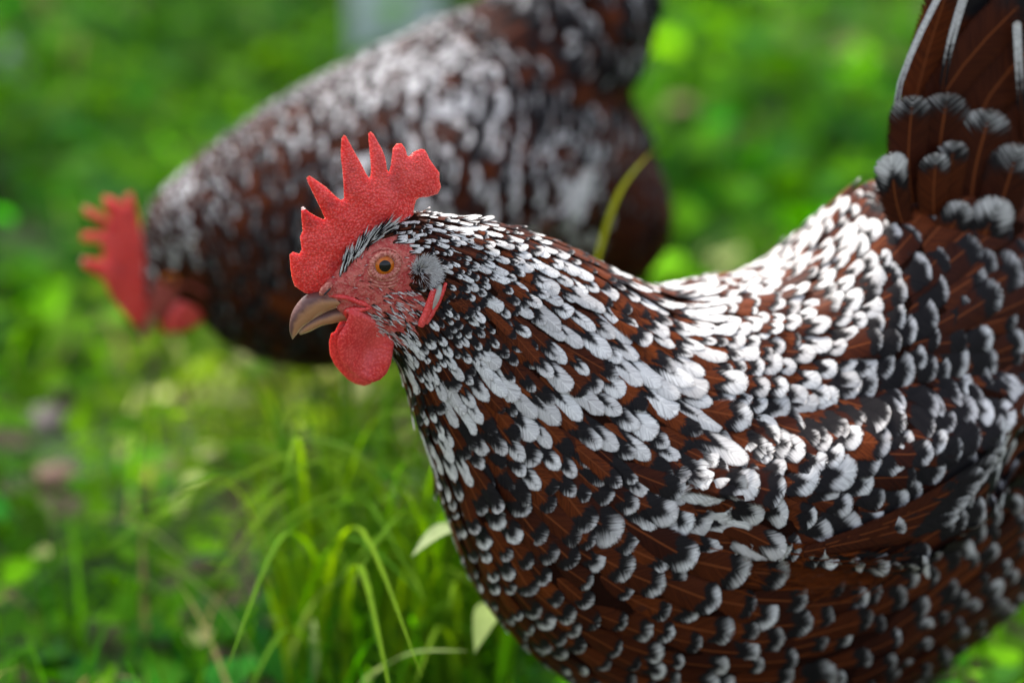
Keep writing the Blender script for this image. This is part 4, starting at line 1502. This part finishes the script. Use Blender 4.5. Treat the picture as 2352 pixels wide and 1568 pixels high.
tuft_c = ground_at(900, 1640)
tuft = empty('grass_tuft', tuple(tuft_c))
tag(tuft, 'tall bright grass tuft with arching blades below the red wattle', 'grass tuft')
for k in range(190):
    g = ground_at(rng.uniform(640, 1180), rng.uniform(1370, 1680))
    yaw = rng.uniform(0, 6.28)
    L_ = rng.uniform(.12, .26)
    d = np.array([math.cos(yaw), math.sin(yaw), 0])
    bend = rng.uniform(.45, 1.35)
    pts = [g, g + np.array([0, 0, L_ * .4]) + d * L_ * .06, g + np.array([0, 0, L_ * (.78 - .1 * bend)]) + d * L_ * .28 * bend, g + np.array([0, 0, L_ * (.95 - .35 * bend)]) + d * L_ * .62 * bend]
    kk = rng.random()
    c = np.array([.06, .19, .006]) * (1 - kk) + np.array([.19, .33, .015]) * kk
    ribbon(pts, rng.uniform(.0024, .0052), 'blade', tuft, c)
for pts, D_, W_, c in [([(800, 1640), (740, 1180), (640, 1050), (510, 1026)], [1.46, 1.42, 1.40, 1.40], .005, (.16, .24, .04)),
                       ([(985, 1600), (930, 1230), (820, 1040), (660, 1010)], [1.46, 1.38, 1.36, 1.36], .0045, (.14, .25, .03)),
                       ([(960, 1640), (900, 1200), (760, 1010), (640, 1050)], [1.48, 1.42, 1.40, 1.40], .004, (.10, .22, .02)),
                       ([(640, 1600), (700, 1420), (760, 1345), (845, 1318)], [1.45, 1.38, 1.36, 1.35], .0045, (.16, .24, .05)),
                       ([(830, 1575), (880, 1530), (960, 1497), (1075, 1494)], [1.36, 1.32, 1.30, 1.28], .006, (.26, .34, .12)),
                       ([(640, 1620), (560, 1330), (490, 1275), (410, 1300)], [1.50, 1.46, 1.45, 1.45], .010, (.05, .16, .06)),
                       ([(780, 1660), (700, 1470), (640, 1420), (610, 1420)], [1.44, 1.38, 1.36, 1.36], .0045, (.13, .25, .03)),
                       ([(720, 1600), (722, 1500), (721, 1450), (720, 1420)], [1.42, 1.38, 1.37, 1.36], .005, (.26, .34, .14))]:
    ribbon([at(x, y, d_) for (x, y), d_ in zip(pts, D_)], W_, 'blade', tuft, c)

b1 = ribbon([at(1340, 760, 1.40), at(1375, 590, 1.385), at(1425, 440, 1.38), at(1500, 345, 1.39)], .0055, 'grass_stalk', None, (.20, .21, .008))
tag(b1, 'single yellow green blade arching before the back hen\'s brown thigh', 'grass stalk')
b2 = ribbon([at(1540, 760, 1.52), at(1580, 668, 1.50), at(1660, 632, 1.49), at(1760, 634, 1.49)], .006, 'grass_stalk', None, (.30, .36, .16))
tag(b2, 'pale curved blade showing just above the front hen\'s saddle', 'grass stalk')


def broad_leaf(name, label, base, tip, Wm, c, cat='leaf', sag=.008):
    a, b = np.array(base), np.array(tip)
    d = b - a
    lt = np.cross(d / np.linalg.norm(d), [0, 0, 1.0]); lt /= np.linalg.norm(lt)
    V = []
    n = 9
    for i in range(n + 1):
        t = i / n
        h = Wm / 2 * math.sin(math.pi * min(1, t * .97 + .03) ** .8)
        p = a + d * t - np.array([0, 0, 1]) * sag * math.sin(math.pi * t) * -1
        V += [p - lt * h + np.array([0, 0, h * .3]), p, p + lt * h + np.array([0, 0, h * .3])]
    Fc = [(3 * i + k, 3 * i + k + 1, 3 * i + k + 4, 3 * i + k + 3) for i in range(n) for k in range(2)]
    me = mesh_from(V, Fc)
    set_attr(me, 'lcol', np.tile([*c, 1.0], (len(V), 1)), 'FLOAT_COLOR')
    return tag(link(name, me, M_LEAF), label, cat)


broad_leaf('leaf', 'pale pointed leaf touching the front hen\'s breast, tip to the left', at(1090, 1225, 1.30), at(945, 1278, 1.27), .013, (.42, .50, .26))
broad_leaf('leaf', 'pale yellow green leaf low beside the breast near the frame bottom', at(1150, 1390, 1.33), at(1090, 1500, 1.29), .016, (.36, .46, .16))
broad_leaf('leaf', 'blurred pale green leaf right below the throat of the front hen', at(1040, 1090, 1.52), at(890, 1165, 1.46), .020, (.28, .42, .18))
broad_leaf('dry_leaf', 'tan dry leaf lying on grass right of the back hen', at(1560, 310, 2.36), at(1562, 225, 2.40), .030, (.42, .30, .18), 'leaf')


def rock(name, label, px, py, r, squash, c, c2, cat='stone'):
    g = ground_at(px, py)
    bm = bmesh.new()
    bmesh.ops.create_icosphere(bm, subdivisions=3, radius=1)
    V = []
    for v in bm.verts:
        k = 1 + .25 * noise.noise(v.co * 1.3 + Vector((px * .01, py * .01, 0))) + .08 * noise.noise(v.co * 4)
        V.append(g + np.array([v.co.x * r, v.co.y * r * .8, v.co.z * r * squash]) * k + np.array([0, 0, r * squash * .5]))
    bm.verts.index_update()
    Fc = [[v.index for v in f.verts] for f in bm.faces]
    bm.free()
    return tag(link(name, mesh_from(V, Fc), simple_mat(name + '_surface', c, .9, .2, c2, 60, .4)), label, cat)


rock('stone', 'flat grey mauve stone among weeds at the left', 95, 985, .024, .45, (.10, .082, .088), (.16, .135, .14))
rock('stone', 'pinkish brown stone just below the grey one at left', 125, 1110, .019, .45, (.14, .085, .072), (.19, .12, .10))
rock('stone', 'pale bluish stone at the left frame edge, upper part', -8, 215, .034, 1.2, (.22, .27, .30), (.28, .33, .36))

# pale post behind the back hen
pg = ground_at(915, 235)
bm = bmesh.new()
bmesh.ops.create_cube(bm, size=1)
for v_ in bm.verts:
    v_.co = Vector((v_.co.x * .095, v_.co.y * .095, (v_.co.z + .5) * .9 - .03))
bmesh.ops.bevel(bm, geom=bm.edges[:], offset=.008, segments=2, affect='EDGES')
me = bpy.data.meshes.new('post'); bm.to_mesh(me); bm.free()
post = link('fence_post', me, simple_mat('post_paint', (.55, .60, .62), .6, .4, (.64, .68, .70), 14, .1), None, False)
post.location = pg
tag(post, 'pale grey post standing behind the back hen at the top edge', 'post')

# unseen, added trunk and crown that throw broken shade over back hen and grass
def added_shade_tree():
    hs = np.array([sdir.x, sdir.y]) / sdir.z
    base = np.array([-2.7, 3.3, 0.0])
    rt = empty('added_shade_tree', tuple(base))
    tag(rt, 'unseen leafy crown and trunk added beyond the left edge, shading the back hen', 'added_shade_tree')
    crown = Green()

    def dens(x, y):  # leaf density set by where the shade should fall
        e = ((x - .03) / .36) ** 2 + ((y - 1.42) / .20) ** 2
        if e < 1: return 1.0
        if -.34 < x < -.03 and 1.50 < y < 1.84: return .0
        if y < 1.22 or (x > .05 and y < 1.30): return 0.0
        n_ = noise.noise(Vector((x * 3.4, y * 3.4, 21)))
        if x > .32: return .12 if n_ > .1 else .02
        if y > 1.85: return .60 if n_ > .0 else .02
        return .45 if n_ > 0.1 else .02
    k = 0
    tips = []
    while k < 9000:
        k += 1
        x, y = rng.uniform(-1.1, 1.0), rng.uniform(1.15, 3.3)
        if rng.random() > dens(x, y): continue
        z = rng.uniform(2.9, 3.9)
        p = np.array([x + hs[0] * z, y + hs[1] * z, z])
        crown.add(leaf_geo(p, rng.uniform(0, 6.28), rng.normal(-.1, .35), rng.uniform(.055, .10), rng.normal(0, .4)), LEAFF, np.array([.02, .075, .008]) * rng.uniform(.8, 1.3))
        if k % 260 == 0: tips.append(p)
    tag(crown.build('crown', M_LEAF, rt), kind='stuff')
    bark = simple_mat('bark', (.09, .065, .045), .9, .2, (.16, .12, .09), 30, .5)
    top = base + np.array([.35, .35, 2.5])
    v, f = tube_mesh(catmull([base + [0, 0, -.05], base + [.03, .05, .9], base + [.15, .2, 1.7], top], 5), np.linspace(.075, .05, 16), 12)
    trunk = link('trunk', mesh_from(v, f), bark, rt)
    for p in tips:
        v, f = tube_mesh(catmull([top - [0, 0, rng.uniform(0, .5)], (top + p) / 2 + [0, 0, .12], p], 4), np.linspace(.03, .004, 9), 6)
        link('branch', mesh_from(v, f), bark, trunk)


added_shade_tree()
